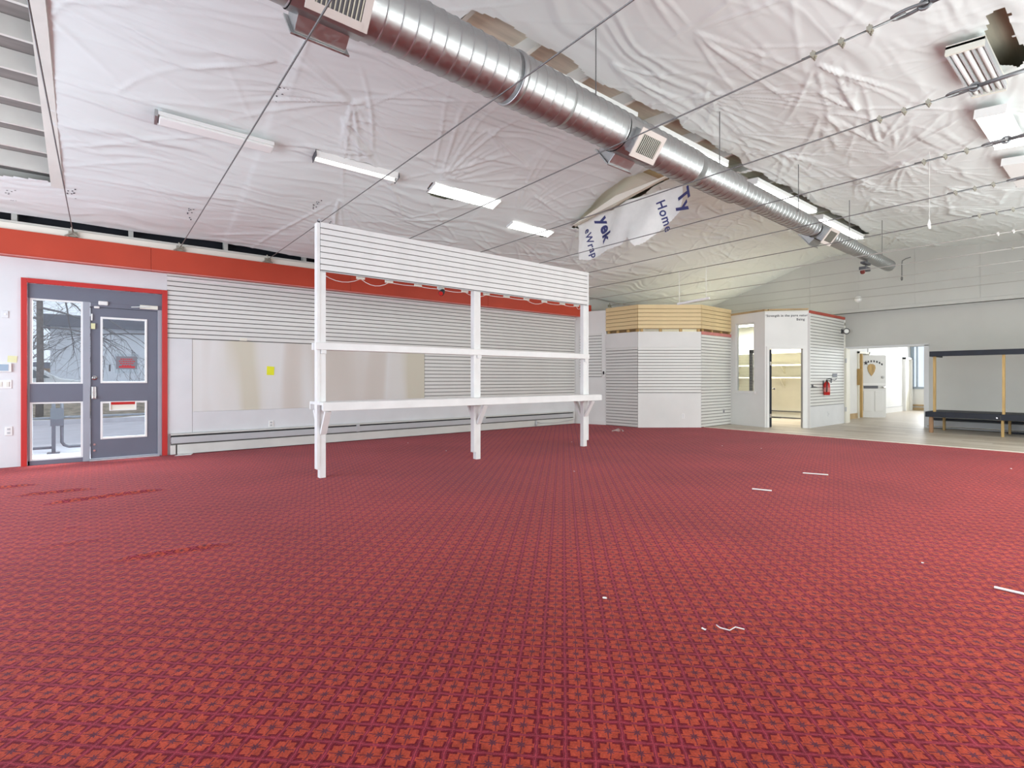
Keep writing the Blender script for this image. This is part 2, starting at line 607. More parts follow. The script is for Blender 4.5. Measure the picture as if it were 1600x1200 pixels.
def copy_part(o, parent, shift):
    c = o.copy()
    COL.objects.link(c)
    c.parent = parent
    c.location = Vector(o.location) + Vector(shift)
    return c

def copy_tree(o, delta, parent=None, **kw):
    c = o.copy()
    COL.objects.link(c)
    if parent is None:
        c.location = Vector(o.location) + Vector(delta)
    else:
        c.parent = parent
    for ch in list(o.children):
        copy_tree(ch, (0, 0, 0), c)
    if kw:
        tag(c, **kw)
    return c

def slats(parent, a, b, n, z0, count, pitch, m, groove_m, gap=0.0145, thick=0.016, back=True):
    """slatwall: one object per slat, all sharing one mesh, over a recessed backing"""
    if back:
        obj('slat_backing', MB().wallbox(a, b, z0, z0 + count * pitch, 0, 0.004, n), groove_m, parent)
    first = obj('slat', MB().wallbox(a, b, z0 + gap, z0 + pitch, 0.004, 0.004 + thick, n), m, parent)
    for i in range(1, count):
        copy_part(first, parent, (0, 0, i * pitch))

# ------------------------------------------------------------------ ceiling profile across the hall
PY = np.array([-0.95, 1.7, 2.8, 4.0, 5.0, 5.6, 6.34, 7.65, 9.0, 9.66])
PZ = np.array([3.95, 4.29, 4.44, 4.57, 4.67, 4.66, 4.50, 4.07, 3.67, 3.465])

def zc(y):
    return float(np.interp(y, PY, PZ))

# ================================================================== SETTING
# ---- carpet floor, with buckled ridges
def carpet():
    x0, x1, y0, y1, s = -3.9, 11.80, -0.9, 9.82, 0.032
    nx, ny = int((x1 - x0) / s) + 1, int((y1 - y0) / s) + 1
    X, Y = np.meshgrid(np.linspace(x0, x1, nx), np.linspace(y0, y1, ny), indexing='ij')
    Z = np.zeros_like(X)
    for (ax, ay), (bx, by), h, w in (((-1.6, 7.95), (-0.5, 8.03), 0.026, 0.038), ((-0.75, 7.36), (0.0, 7.32), 0.026, 0.036), ((-0.48, 6.70), (0.60, 6.79), 0.028, 0.036),
                                     ((0.0, 4.37), (0.80, 4.25), 0.020, 0.038), ((-0.3, 5.50), (-0.08, 5.57), 0.013, 0.04), ((-0.4, 5.05), (0.1, 5.0), 0.008, 0.06)):
        d = np.array([bx - ax, by - ay])
        ln = np.hypot(*d)
        d /= ln
        t = (X - ax) * d[0] + (Y - ay) * d[1]
        c = -(X - ax) * d[1] + (Y - ay) * d[0]
        env = np.clip(np.minimum(t, ln - t) / 0.2, 0, 1)
        Z += h * env * np.exp(-(c / w) ** 2)
    Z += 0.0015 * np.sin(X * 3.1 + 1) * np.sin(Y * 2.3)
    v = np.stack([X, Y, Z], -1).reshape(-1, 3)
    idx = np.arange(nx * ny).reshape(nx, ny)
    f = np.stack([idx[:-1, :-1], idx[1:, :-1], idx[1:, 1:], idx[:-1, 1:]], -1).reshape(-1, 4)
    me = bpy.data.meshes.new('floor')
    me.from_pydata(v.tolist(), [], f.tolist())
    me.materials.append(M['carpet'])
    for p in me.polygons:
        p.use_smooth = True
    o = bpy.data.objects.new('floor', me)
    COL.objects.link(o)
    tag(o, 'red carpet with a small orange and purple floral grid pattern', kind='structure')
carpet()

# ---- vinyl plank floor at the far end
fl = thing('floor', (18, 4, -0.02), kind='structure')
tag(fl, 'grey beige vinyl plank floor beyond the red carpet')
obj('subfloor', MB().box(11.70, 25.2, -1.0, 9.9, -0.06, -0.012), M['groove'], fl)
obj('edge_strip', MB().box(11.78, 11.83, -1.0, 6.98, -0.012, 0.009), M['cream'], fl, bevel=0.003)
pk = MB().box(11.83, 12.01, -1.0, 0.22, -0.012, 0.0)
first = obj('plank', pk, M['plank'], fl)
cnt = 0
for i in range(34):
    off = (i * 0.47) % 1.22
    for j in range(-1, 9):
        y = -1.0 + j * 1.222 + off
        if y < -1.3 or y > 8.6 or (i > 22 and (y > 6.2 or y < 0.2)) or (i == 0 and j == 0):
            continue
        c = copy_part(first, fl, (i * 0.182, y + 1.0, 0))
        cnt += 1
big = MB()
for i in range(34, 74):
    off = (i * 0.47) % 1.22
    for j in range(1, 6):
        y = -1.0 + j * 1.222 + off
        big.box(11.83 + i * 0.182, 11.83 + i * 0.182 + 0.18, y, y + 1.22, -0.012, 0.0)
tag(obj('plank_field', big, M['plank'], fl), kind='stuff')

# ---- left wall (with the street entrance)
YW = 9.80
wl = thing('wall_left', (4, YW, 0), kind='structure')
tag(wl, 'white left wall with street entrance, slatwall and drywall patch')
mb = MB()
mb.box(-4.0, -0.856, YW, 10.0, 0, 3.38)
mb.box(-0.856, 0.822, YW, 10.0, 2.62, 3.38)
obj('wall_panel', mb, M['wall_cool'], wl)
obj('wall_panel', MB().box(0.822, 10.15, YW, 10.0, 0, 3.38), M['wall_cool'], wl)
obj('side_panel', MB().box(0.822, 1.162, YW - 0.018, YW, 0.34, 1.865), M['wall_cool'], wl, bevel=0.002)
obj('lower_panel', MB().box(1.165, 10.06, YW - 0.014, YW, 0.34, 0.675), M['wall_cool'], wl, bevel=0.002)
obj('drywall_panel', MB().box(1.165, 5.445, YW - 0.012, YW, 0.678, 1.86), M['drywall'], wl, bevel=0.002)
slats(wl, (0.822, YW), (10.06, YW), (0, -1), 1.862, 14, 0.0757, M['slat'], M['groove'])
slats(wl, (5.45, YW), (10.06, YW), (0, -1), 0.678, 15, 0.0787, M['slat'], M['groove'])
obj('upper_rail', MB().box(0.822, 10.06, YW - 0.05, YW - 0.02, 2.80, 2.845), M['rack'], wl)
obj('top_strip', MB().box(-4.0, 10.4, YW - 0.16, YW, 3.235, 3.33), M['cream'], wl, bevel=0.003)
obj('top_plate', MB().box(-4.0, 10.4, YW - 0.10, YW, 3.33, 3.375), M['rafter'], wl, bevel=0.003)
st = obj('stud', MB().box(-3.54, -3.48, YW - 0.02, YW + 0.1, 3.375, 3.62), M['rafter'], wl)
for i in range(1, 11):
    copy_part(st, wl, (1.29 * i, 0, 0))
obj('outer_wall', MB().box(-4.0, 10.3, YW + 0.2, YW + 0.3, 3.0, 4.6), M['black'], wl)  # coloured black in place of the shade in the gap above the wall
obj('outer_wall', MB().box(10.3, 26, YW + 0.1, YW + 0.3, -0.1, 4.6), M['wall'], wl)
for x in (-2.0, 1.9, 3.3, 4.6, 5.95):
    pass

# red fascia along the wall head
fa = thing('trim_1', (3, 9.7, 2.89), kind='structure')
tag(fa, 'red orange fascia band along the head of the left wall')
mb = MB().box(-4.0, 0.60, 9.60, 9.80, 2.893, 3.235)
obj('fascia_board', mb, M['red'], fa, bevel=0.003)
obj('fascia_board', MB().box(0.604, 3.74, 9.60, 9.80, 2.893, 3.235), M['red'], fa, bevel=0.003)
obj('fascia_board', MB().box(3.744, 7.0, 9.60, 9.80, 2.893, 3.235), M['red'], fa, bevel=0.003)
obj('fascia_board', MB().box(7.004, 10.52, 9.60, 9.80, 2.893, 3.235), M['red'], fa, bevel=0.003)
obj('lower_edge', MB().box(-4.0, 10.5, 9.585, 9.602, 2.878, 2.893), M['pinkplate'], fa)

# white end wall between left wall and the corner room
we = thing('wall_end', (10.2, 9.4, 0), kind='structure')
A, B = (10.08, 9.80), (10.36, 8.93)
def nrm(a, b, side=1):
    d = Vector((b[0] - a[0], b[1] - a[1], 0)).normalized()
    return (d.y * side, -d.x * side)
nE = nrm(A, B)
if nE[0] > 0:
    nE = (-nE[0], -nE[1])
obj('wall_panel', MB().wallbox(A, B, 0, 3.02, 0, -0.1, nE), M['wall'], we)
a2 = (10.08 + 0.28 * 0.16, 9.80 - 0.87 * 0.16)
b2 = (10.08 + 0.28 * 0.86, 9.80 - 0.87 * 0.86)
slats(we, a2, b2, nE, 1.262, 15, 0.0775, M['slat'], M['groove'])
obj('baseboard', MB().wallbox(A, B, 0, 0.11, 0, 0.015, nE), M['wall'], we)

# ---- chamfered corner room, roofless, with a tan slat crown
P1, P2, P3, P4 = (10.36, 8.93), (10.42, 7.96), (11.66, 6.985), (13.17, 7.02)
ck = thing('wall_corner', (11.5, 7.5, 0), kind='structure')
tag(ck, 'chamfered corner room of white slatwall under a tan slat crown')
def facing(a, b):
    n = nrm(a, b)
    cx, cy = (a[0] + b[0]) / 2, (a[1] + b[1]) / 2
    if n[0] * (0 - cx) + n[1] * (0 - cy) < 0:
        n = (-n[0], -n[1])
    return n
F = [(P1, P2), (P2, P3), (P3, P4)]
for i, (a, b) in enumerate(F):
    n = facing(a, b)
    obj('wall_panel', MB().wallbox(a, b, 0, 2.39 if i < 2 else 2.32, 0, -0.09, n), M['wall'], ck)
    if i == 0:
        slats(ck, a, b, n, 0.0, 26, 0.0772, M['slat'], M['groove'])
        obj('upper_panel', MB().wallbox(a, b, 2.010, 2.385, 0, 0.02, n), M['wall'], ck, bevel=0.002)
    if i == 1:
        slats(ck, a, b, n, 0.861, 15, 0.0753, M['slat'], M['groove'])
        obj('upper_panel', MB().wallbox(a, b, 1.993, 2.385, 0, 0.02, n), M['wall'], ck, bevel=0.002)
        obj('lower_panel', MB().wallbox(a, b, 0.0, 0.858, 0, 0.02, n), M['wall'], ck, bevel=0.002)
    if i == 2:
        slats(ck, a, b, n, 0.0, 30, 0.0772, M['slat'], M['groove'])
        obj('red_plate', MB().wallbox(a, b, 2.322, 2.400, -0.09, 0.022, n), M['pinkplate'], ck, bevel=0.003)
    # crown slats and the blocks that carry them
    slats(ck, a, b, n, 2.458, 6, 0.0975, M['tanslat'], M['tangroove'], gap=0.012)
    obj('crown_backing', MB().wallbox(a, b, 2.456, 3.04, 0, -0.02, n), M['tanwood'], ck)
    if i != 1:
        obj('gap_dark_board', MB().wallbox(a, b, 2.33, 2.50, -0.05, -0.07, n), M['tangroove'], ck)  # dark board added behind the crown gap to make it read dark
    for k in range(4):
        t = (0.04, 0.34, 0.66, 0.94)[k]
        px, py = a[0] + (b[0] - a[0]) * t, a[1] + (b[1] - a[1]) * t
        d = ((b[0] - a[0]), (b[1] - a[1]))
        ln = math.hypot(*d)
        q = (px + d[0] / ln * 0.07, py + d[1] / ln * 0.07)
        obj('block', MB().wallbox((px, py), q, 2.385 if i < 2 else 2.40, 2.457, 0.0, -0.04, n), M['pine'], ck)
obj('cap_board', MB().wallbox(P1, P2, 3.043, 3.06, -0.05, 0.02, facing(P1, P2)).wallbox(P2, P3, 3.043, 3.06, -0.05, 0.02, facing(P2, P3)).wallbox(P3, P4, 3.043, 3.06, -0.05, 0.02, facing(P3, P4)), M['tanslat'], ck)
obj('inner_wall', MB().box(10.6, 13.1, 9.2, 9.3, 0, 3.0), M['wall'], ck)

# ---- office: window wall, chamfered door wall, slatwall side
P5, P6, P7 = (12.90, 5.985), (13.575, 5.23), (15.90, 5.23)
of = thing('wall_office', (14, 6.5, 0), kind='structure')
tag(of, 'roofless white office with a window, a doorway and a slatwall side')
n45 = facing(P4, P5)
def lerp(a, b, t):
    return (a[0] + (b[0] - a[0]) * t, a[1] + (b[1] - a[1]) * t)
wa, wb = lerp(P4, P5, 0.16), lerp(P4, P5, 0.70)
mb = MB()
mb.wallbox(P4, wa, 0, 2.90, 0, -0.10, n45)
mb.wallbox(wb, P5, 0, 2.90, 0, -0.10, n45)
mb.wallbox(wa, wb, 0, 0.90, 0, -0.10, n45)
mb.wallbox(wa, wb, 2.67, 2.90, 0, -0.10, n45)
obj('wall_panel', mb, M['wall'], of)
obj('top_plate', MB().wallbox(P4, P5, 2.90, 2.95, 0.01, -0.11, n45), M['tanwood'], of)
w1 = thing('window_1', (13.0, 6.5, 0.9), kind='structure')
mb = MB()
mb.wallbox(lerp(P4, P5, 0.12), lerp(P4, P5, 0.74), 0.84, 0.90, -0.10, 0.03, n45)
obj('window_sill', mb, M['wall'], w1, bevel=0.003)
mb = MB()
mb.wallbox(wa, lerp(P4, P5, 0.185), 0.90, 2.67, -0.08, -0.02, n45)
mb.wallbox(lerp(P4, P5, 0.675), wb, 0.90, 2.67, -0.08, -0.02, n45)
mb.wallbox(wa, wb, 2.64, 2.67, -0.08, -0.02, n45)
obj('window_frame', mb, M['wall'], w1)
obj('pane', MB().wallbox(lerp(P4, P5, 0.185), lerp(P4, P5, 0.675), 0.90, 2.64, -0.052, -0.046, n45), M['glass'], w1)
n56 = facing(P5, P6)
da, db = lerp(P5, P6, 0.10), lerp(P5, P6, 0.86)
mb = MB()
mb.wallbox(P5, da, 0, 2.88, 0, -0.10, n56)
mb.wallbox(db, P6, 0, 2.88, 0, -0.10, n56)
mb.wallbox(da, db, 1.96, 2.88, 0, -0.10, n56)
obj('wall_panel', mb, M['wall'], of)
obj('top_plate', MB().wallbox(P5, lerp(P5, P6, 1.0), 2.885, 2.90, 0.0, -0.11, n56), M['cream'], of)
obj('top_plate', MB().wallbox(lerp(P5, P6, 0.1), P6, 2.92, 2.955, -0.02, -0.11, n56), M['tanwood'], of)
d3 = thing('door_1', (13.2, 5.6, 0), kind='structure')
mb = MB()
mb.wallbox(lerp(P5, P6, 0.04), da, 0, 2.02, -0.11, 0.016, n56)
mb.wallbox(db, lerp(P5, P6, 0.93), 0, 2.02, -0.11, 0.016, n56)
mb.wallbox(da, db, 1.955, 2.02, -0.11, 0.016, n56)
obj('door_frame', mb, M['wall'], d3, bevel=0.003)
# the black leaf stands open, seen edge-on inside the left jamb
lf = MB()
q56 = Vector((P6[0] - P5[0], P6[1] - P5[1])).normalized()
e0 = (da[0] + q56.x * 0.032, da[1] + q56.y * 0.032)
lf.beam((e0[0] + 0.02, e0[1] + 0.01, 0.98), (e0[0] + 0.70, e0[1] + 0.32, 0.98), 0.05, 1.93)
leaf = obj('door_leaf', lf, M['black'], d3)
obj('knob', MB().lathe((e0[0] + 0.64, e0[1] + 0.27, 0.95), (0.415, -0.91, 0), [(0.012, 0.02), (0.012, 0.05), (0.028, 0.06), (0.030, 0.08), (0.018, 0.095)], 14), M['chrome'], leaf)
hg = MB()
for z in (0.25, 1.55):
    hg.box(e0[0] - 0.005, e0[0] + 0.02, e0[1] - 0.01, e0[1] + 0.04, z, z + 0.09)
obj('hinge', hg, M['chrome'], d3)
n67 = facing(P6, P7)
obj('wall_panel', MB().wallbox(P6, P7, 0, 2.83, 0, -0.10, n67), M['wall_cool'], of)
slats(of, (13.60, 5.23), (15.87, 5.23), n67, 0.53, 30, 0.0765, M['slat'], M['groove'])
obj('lower_panel', MB().wallbox((13.60, 5.23), (15.87, 5.23), 0.0, 0.525, 0, 0.018, n67), M['wall_cool'], of)
obj('red_plate', MB().wallbox(P6, P7, 2.83, 2.90, -0.10, 0.03, n67), M['terracotta'], of, bevel=0.003)
obj('corner_post', MB().box(13.555, 13.60, 5.20, 5.25, 0, 2.83), M['wall'], of)
obj('back_panel', MB().box(16.45, 16.55, 5.4, 9.9, 0, 2.9), M['cream'], of)
obj('side_panel', MB().box(13.3, 16.5, 9.3, 9.4, 0, 2.9), M['cream'], of)
obj('inner_panel', MB().box(13.7, 16.5, 5.33, 5.36, 0, 2.8), M['cream'], of)
obj('inner_base', MB().box(16.41, 16.45, 5.4, 9.3, 0.0, 0.03).box(16.41, 16.45, 5.4, 9.3, 0.20, 0.225), M['darkgrey'], of)

# office shelving
sh = thing('wall_shelf', (16.2, 7.2, 0.8), 'cream wall shelving seen through the office doorway', 'shelf')
for z in (1.22, 1.60, 1.98):
    obj('shelf', MB().box(16.02, 16.45, 5.5, 9.2, z, z + 0.045), M['cream'], sh, bevel=0.003)
for y in (5.55, 7.0, 8.45):
    obj('shelf_bracket', MB().prism([(16.44, y, 1.22), (16.10, y, 1.22), (16.44, y, 0.92)], (0, 0.03, 0)).prism([(16.44, y, 1.60), (16.14, y, 1.60), (16.44, y, 1.36)], (0, 0.03, 0)), M['cream'], sh)
obj('back_panel', MB().box(16.425, 16.448, 5.5, 9.2, 0.86, 2.3), M['cream'], sh)
# dark angle post behind the office window
gp = thing('display_post', (14.3, 7.0, 0), 'dark grey bracket post standing behind the office window', 'post')
obj('post', MB().box(14.60, 14.66, 7.13, 7.22, 0, 2.02), M['darkgrey'], gp)
obj('arm', MB().box(14.60, 14.66, 6.98, 7.22, 1.95, 2.05), M['darkgrey'], gp)
obj('arm', MB().box(14.61, 14.64, 7.0, 7.13, 1.50, 1.53), M['darkgrey'], gp)
obj('arm', MB().box(14.61, 14.64, 7.0, 7.13, 1.12, 1.15), M['darkgrey'], gp)
# office strip lamp
sl = thing('office_light', (15.5, 7.6, 2.55), 'lit strip lamp high inside the roofless office', 'lamp')
obj('housing', MB().box(15.3, 15.7, 6.0, 8.7, 2.86, 2.92), M['white'], sl)
obj('tube', MB().tube([(15.4, 6.1, 2.84), (15.4, 8.6, 2.84)], 0.02, 8), M['officelamp'], sl)
obj('tube', MB().tube([(15.6, 6.1, 2.84), (15.6, 8.6, 2.84)], 0.02, 8), M['officelamp'], sl)

# ---- back wall: lower wall with the wide opening, upper gable panel
wb_ = thing('wall_back', (16, 3, 0), kind='structure')
tag(wb_, 'white back wall with a wide opening and an overhanging gable panel')
mb = MB()
mb.box(16.0, 16.15, -1.0, 3.485, 0, 3.04)
mb.box(16.0, 16.15, 3.485, 5.23, 2.05, 3.04)
mb.box(16.0, 16.15, 5.23, 9.9, 2.86, 3.04)
obj('wall_panel', mb, M['wall_far'], wb_)
ys = [-1.0, 1.7, 2.8, 4.0, 5.0, 5.6, 6.34, 7.65, 9.0, 9.8]
poly = [(15.86, 9.8, 3.0), (15.86, -1.0, 3.0)] + [(15.86, y, zc(y) + 0.12) for y in ys]
obj('gable_panel', MB().prism(poly, (0.12, 0, 0)), M['wall_far'], wb_)
obj('lower_rail', MB().box(15.84, 15.98, -1.0, 9.8, 3.00, 3.09), M['wall_far'], wb_, bevel=0.004)
for y in (1.2, 2.42, 3.64, 4.86, 6.08):
    obj('seam_strip', MB().box(15.852, 15.86, y, y + 0.012, 3.09, zc(y) - 0.02), M['wall_far'], wb_)
tr = thing('trim_2', (16, 4.3, 0), kind='structure')
mb = MB()
mb.box(15.98, 16.17, 3.40, 3.50, 0, 2.06)
mb.box(15.98, 16.17, 3.40, 5.23, 2.035, 2.085)
obj('opening_frame', mb, M['wall_cool'], tr, bevel=0.004)
obj('opening_jamb', MB().box(15.90, 16.17, 5.17, 5.235, 0, 2.05), M['cream'], tr, bevel=0.004)
hg = MB()
for z in (0.32, 1.65):
    hg.box(15.885, 15.90, 5.165, 5.20, z, z + 0.12)
obj('hinge', hg, M['greymetal'], tr)

# ---- back room seen through the opening
br = thing('wall_room', (20, 4, 0), kind='structure')
tag(br, 'bright white back room beyond the wide opening')
mb = MB()
mb.box(16.15, 18.25, 5.62, 5.72, 0, 2.7)
mb.box(18.25, 19.15, 5.62, 5.72, 2.02, 2.7)
mb.box(19.15, 24.7, 5.80, 5.90, 0, 2.7)
mb.box(19.10, 19.2, 5.62, 5.90, 0, 2.7)
obj('wall_panel', mb, M['wall'], br)
mb = MB()
mb.box(24.6, 24.7, 5.78, 5.9, 0, 2.7)
mb.box(24.6, 24.7, 1.0, 5.78, 0, 0.84)
mb.box(24.6, 24.7, 1.0, 5.78, 2.50, 2.7)
mb.box(24.6, 24.7, 1.0, 2.7, 0.84, 2.5)
obj('wall_panel', mb, M['wall'], br)
obj('wall_panel', MB().box(16.15, 24.7, 0.9, 1.0, 0, 2.7), M['wall'], br)
obj('room_ceiling', MB().box(16.15, 24.7, 0.9, 5.9, 2.7, 2.78), M['wall'], br)
obj('dark_room', MB().box(18.2, 19.2, 6.9, 7.0, 0, 2.4), M['cream'], br)
slats(br, (19.25, 5.80), (22.6, 5.80), (0, -1), 1.45, 8, 0.077, M['slat'], M['wall'], back=False)
obj('baseboard', MB().box(19.2, 23.4, 5.76, 5.80, 0.0, 0.20), M['wall'], br)
obj('baseboard', MB().box(19.2, 23.4, 5.75, 5.76, 0.19, 0.21), M['greymetal'], br)
obj('bare_baseboard', MB().box(16.2, 18.15, 5.60, 5.62, 0.0, 0.16), M['tanwood'], br)
obj('bare_baseboard', MB().box(24.55, 24.6, 5.0, 5.78, 0.0, 0.10).box(24.55, 24.6, 5.0, 5.75, 0.16, 0.22), M['tanwood'], br)
mb = MB().box(23.55, 23.62, 5.70, 5.80, 0, 2.02).box(24.40, 24.47, 5.70, 5.80, 0, 2.02).box(23.55, 24.47, 5.70, 5.80, 1.95, 2.02)
obj('doorway_trim', mb, M['wall'], br)
obj('doorway_panel', MB().box(23.62, 24.40, 5.77, 5.80, 0, 1.95), M['cream'], br)
obj('doorway_shadow_gap', MB().box(23.62, 23.72, 5.76, 5.77, 0, 1.95), M['pinedark'], br)
w2 = thing('window_2', (24.6, 5.2, 0.84), kind='structure')
mb = MB()
mb.box(24.57, 24.66, 5.70, 5.79, 0.82, 2.52).box(24.57, 24.66, 5.58, 5.62, 0.88, 2.48).box(24.57, 24.66, 2.7, 5.79, 0.82, 0.90).box(24.57, 24.66, 2.7, 5.79, 2.45, 2.52).box(24.57, 24.66, 3.9, 3.97, 0.9, 2.45)
obj('window_frame', mb, M['winblue'], w2)
obj('pane', MB().box(24.62, 24.626, 2.7, 5.70, 0.9, 2.45), M['glass'], w2)

d2 = thing('door_2', (18.3, 5.6, 0), kind='structure')
tag(d2, 'white door standing ajar with a tan shield emblem')
mb = MB().box(18.18, 18.27, 5.58, 5.74, 0, 2.06).box(19.12, 19.20, 5.58, 5.74, 0, 2.06).box(18.18, 19.2, 5.58, 5.74, 2.0, 2.06)
obj('door_frame', mb, M['cream'], d2)
H0, H1 = Vector((18.36, 5.60, 0)), Vector((18.90, 5.07, 0))
dd = (H1 - H0).normalized()
nn = Vector((dd.y, -dd.x, 0))
if nn.dot(Vector((-18, -5, 0))) < 0:
    nn = -nn
def onleaf(s, z, t=0.0):
    p = H0 + dd * s + nn * t
    return (p.x, p.y, z)
lf = MB()
lf.beam(onleaf(0, 0.98, -0.022), onleaf(0.757, 0.98, -0.022), 0.044, 1.92)
leaf = obj('door_leaf', lf, M['wall'], d2, bevel=0.002)
obj('edge_stud', MB().box(18.27, 18.36, 5.52, 5.60, 0.02, 1.98), M['pine'], d2)
obj('wall_rack', MB().box(18.16, 18.18, 5.50, 5.62, 1.02, 1.52), M['pine'], d2)
mb = MB()
for z in (0.25, 0.42):
    pass
mb.beam(onleaf(0.10, 0.52, 0.004), onleaf(0.33, 0.52, 0.004), 0.012, 0.62)
mb.beam(onleaf(0.43, 0.52, 0.004), onleaf(0.66, 0.52, 0.004), 0.012, 0.62)
obj('door_panel', mb, M['wall'], leaf, bevel=0.004)
obj('mid_rail', MB().beam(onleaf(0.0, 1.045, 0.004), onleaf(0.757, 1.045, 0.004), 0.012, 0.06), M['white'], leaf)
obj('door_plate', MB().beam(onleaf(0.11, 0.955, 0.006), onleaf(0.52, 0.955, 0.006), 0.012, 0.085), M['darkgrey'], leaf)
sh_pts = [(-0.10, 0.13), (-0.04, 0.17), (0.04, 0.17), (0.10, 0.13), (0.115, 0.05), (0.09, -0.06), (0.04, -0.15), (0.0, -0.20), (-0.04, -0.15), (-0.09, -0.06), (-0.115, 0.05)]
pp = [onleaf(0.33 + a, 1.50 + b * 1.0, 0.002) for a, b in sh_pts]
obj('shield_emblem', MB().prism(pp, nn * 0.012), M['pine'], leaf)
mb = MB()
stp = []
for k in range(10):
    r = 0.075 if k % 2 == 0 else 0.03
    g = PI / 2 + k * PI / 5
    stp.append(onleaf(0.17 + r * math.cos(g), 1.70 + r * math.sin(g), 0.002))
mb.prism(stp, nn * 0.006)
for k in range(7):
    g = math.radians(118 - k * 11.5)
    s, z = 0.36 + 0.42 * math.cos(g), 1.36 + 0.40 * math.sin(g)
    p = [onleaf(s - 0.018, z - 0.03, 0.002), onleaf(s + 0.018, z - 0.034, 0.002), onleaf(s + 0.018, z + 0.024, 0.002), onleaf(s - 0.018, z + 0.03, 0.002)]
    mb.prism(p, nn * 0.005)
tag(obj('door_lettering', mb, M['ink'], leaf), kind='stuff')
obj('deadbolt', MB().lathe(onleaf(0.66, 1.26, 0), nn, [(0.04, 0.0), (0.04, 0.02), (0.02, 0.03)], 14), M['greymetal'], leaf)
obj('knob', MB().lathe(onleaf(0.67, 0.955, 0), nn, [(0.035, 0.0), (0.035, 0.01), (0.014, 0.015), (0.014, 0.04), (0.032, 0.05), (0.034, 0.07), (0.02, 0.085)], 14), M['chrome'], leaf)

# ---- front and right walls, behind the camera, with store windows; the right-hand ones added for fill
wf = thing('wall_front', (-4, 4.5, 0), kind='structure')
mb = MB().box(-4.1, -3.95, -1.0, 9.9, 0, 0.5).box(-4.1, -3.95, -1.0, 9.9, 2.9, 4.8).box(-4.1, -3.95, -1.0, 0.5, 0.5, 2.9).box(-4.1, -3.95, 8.7, 9.9, 0.5, 2.9)
obj('wall_panel', mb, M['wall'], wf)
wr = thing('wall_right', (6, -1, 0), kind='structure')
mb = MB().box(-4.1, 16.1, -1.1, -0.95, 0, 0.6).box(-4.1, 16.1, -1.1, -0.95, 2.9, 4.4).box(-4.1, 2.2, -1.1, -0.95, 0.6, 2.9).box(13.8, 16.1, -1.1, -0.95, 0.6, 2.9)
obj('wall_panel', mb, M['wall'], wr)
w3 = thing('window_3', (-4, 4.6, 0.5), kind='structure')
mb = MB()
for y in (0.5, 2.5, 4.55, 6.6, 8.62):
    mb.box(-4.06, -3.98, y, y + 0.08, 0.5, 2.9)
mb.box(-4.06, -3.98, 0.5, 8.7, 0.5, 0.58).box(-4.06, -3.98, 0.5, 8.7, 2.82, 2.9)
obj('window_frame', mb, M['alu'], w3)
obj('pane', MB().box(-4.03, -4.02, 0.5, 8.7, 0.5, 2.9), M['glass'], w3)
w4 = thing('fill_window', (4.5, -1, 0.6), kind='structure')  # unseen windows put in to go with the side fill light
mb = MB()
for x in (2.2, 4.5, 6.8, 9.1, 11.4, 13.72):
    mb.box(x, x + 0.08, -1.06, -0.98, 0.6, 2.9)
mb.box(2.2, 13.8, -1.06, -0.98, 0.6, 0.68).box(2.2, 13.8, -1.06, -0.98, 2.82, 2.9)
obj('window_frame', mb, M['alu'], w4)
obj('pane', MB().box(2.2, 13.8, -1.03, -1.02, 0.6, 2.9), M['glass'], w4)

# ---- plastic ceiling sheet: battens pull it up, folds fan out from every fixing
HOLES = [
    [(-3.95, 5.0), (-0.45, 5.0), (-0.42, 8.80), (-3.95, 8.86)],                                  # torn bay over the entrance
    [(2.6, 3.80), (4.6, 3.82), (5.8, 3.80), (8.0, 3.92), (8.0, 4.32), (7.2, 4.30), (6.5, 4.34), (5.7, 4.42), (4.8, 4.50), (3.4, 4.62), (2.6, 4.62)],
    [(8.1, 3.90), (13.6, 3.98), (13.6, 4.20), (8.1, 4.20)],
    [(7.05, 4.75), (7.55, 4.75), (7.75, 5.8), (7.55, 7.10), (7.25, 7.15), (6.95, 6.0)],
    [(4.03, 6.96), (5.37, 6.96), (5.37, 7.20), (4.03, 7.20)], [(5.93, 7.385), (7.02, 7.385), (7.02, 7.575), (5.93, 7.575)], [(2.24, 6.98), (3.46, 6.98), (3.46, 7.12), (2.24, 7.12)],
    [(5.55, 0.72), (5.95, 0.70), (6.75, 0.74), (6.60, 0.93), (5.6, 0.86)],
]

def in_poly(X, Y, poly):
    ins = np.zeros(X.shape, bool)
    n = len(poly)
    for i in range(n):
        (ax, ay), (bx, by) = poly[i], poly[(i + 1) % n]
        c = (ay > Y) != (by > Y)
        xx = (bx - ax) * (Y - ay) / ((by - ay) if by != ay else 1e-9) + ax
        ins ^= c & (X < xx)
    return ins

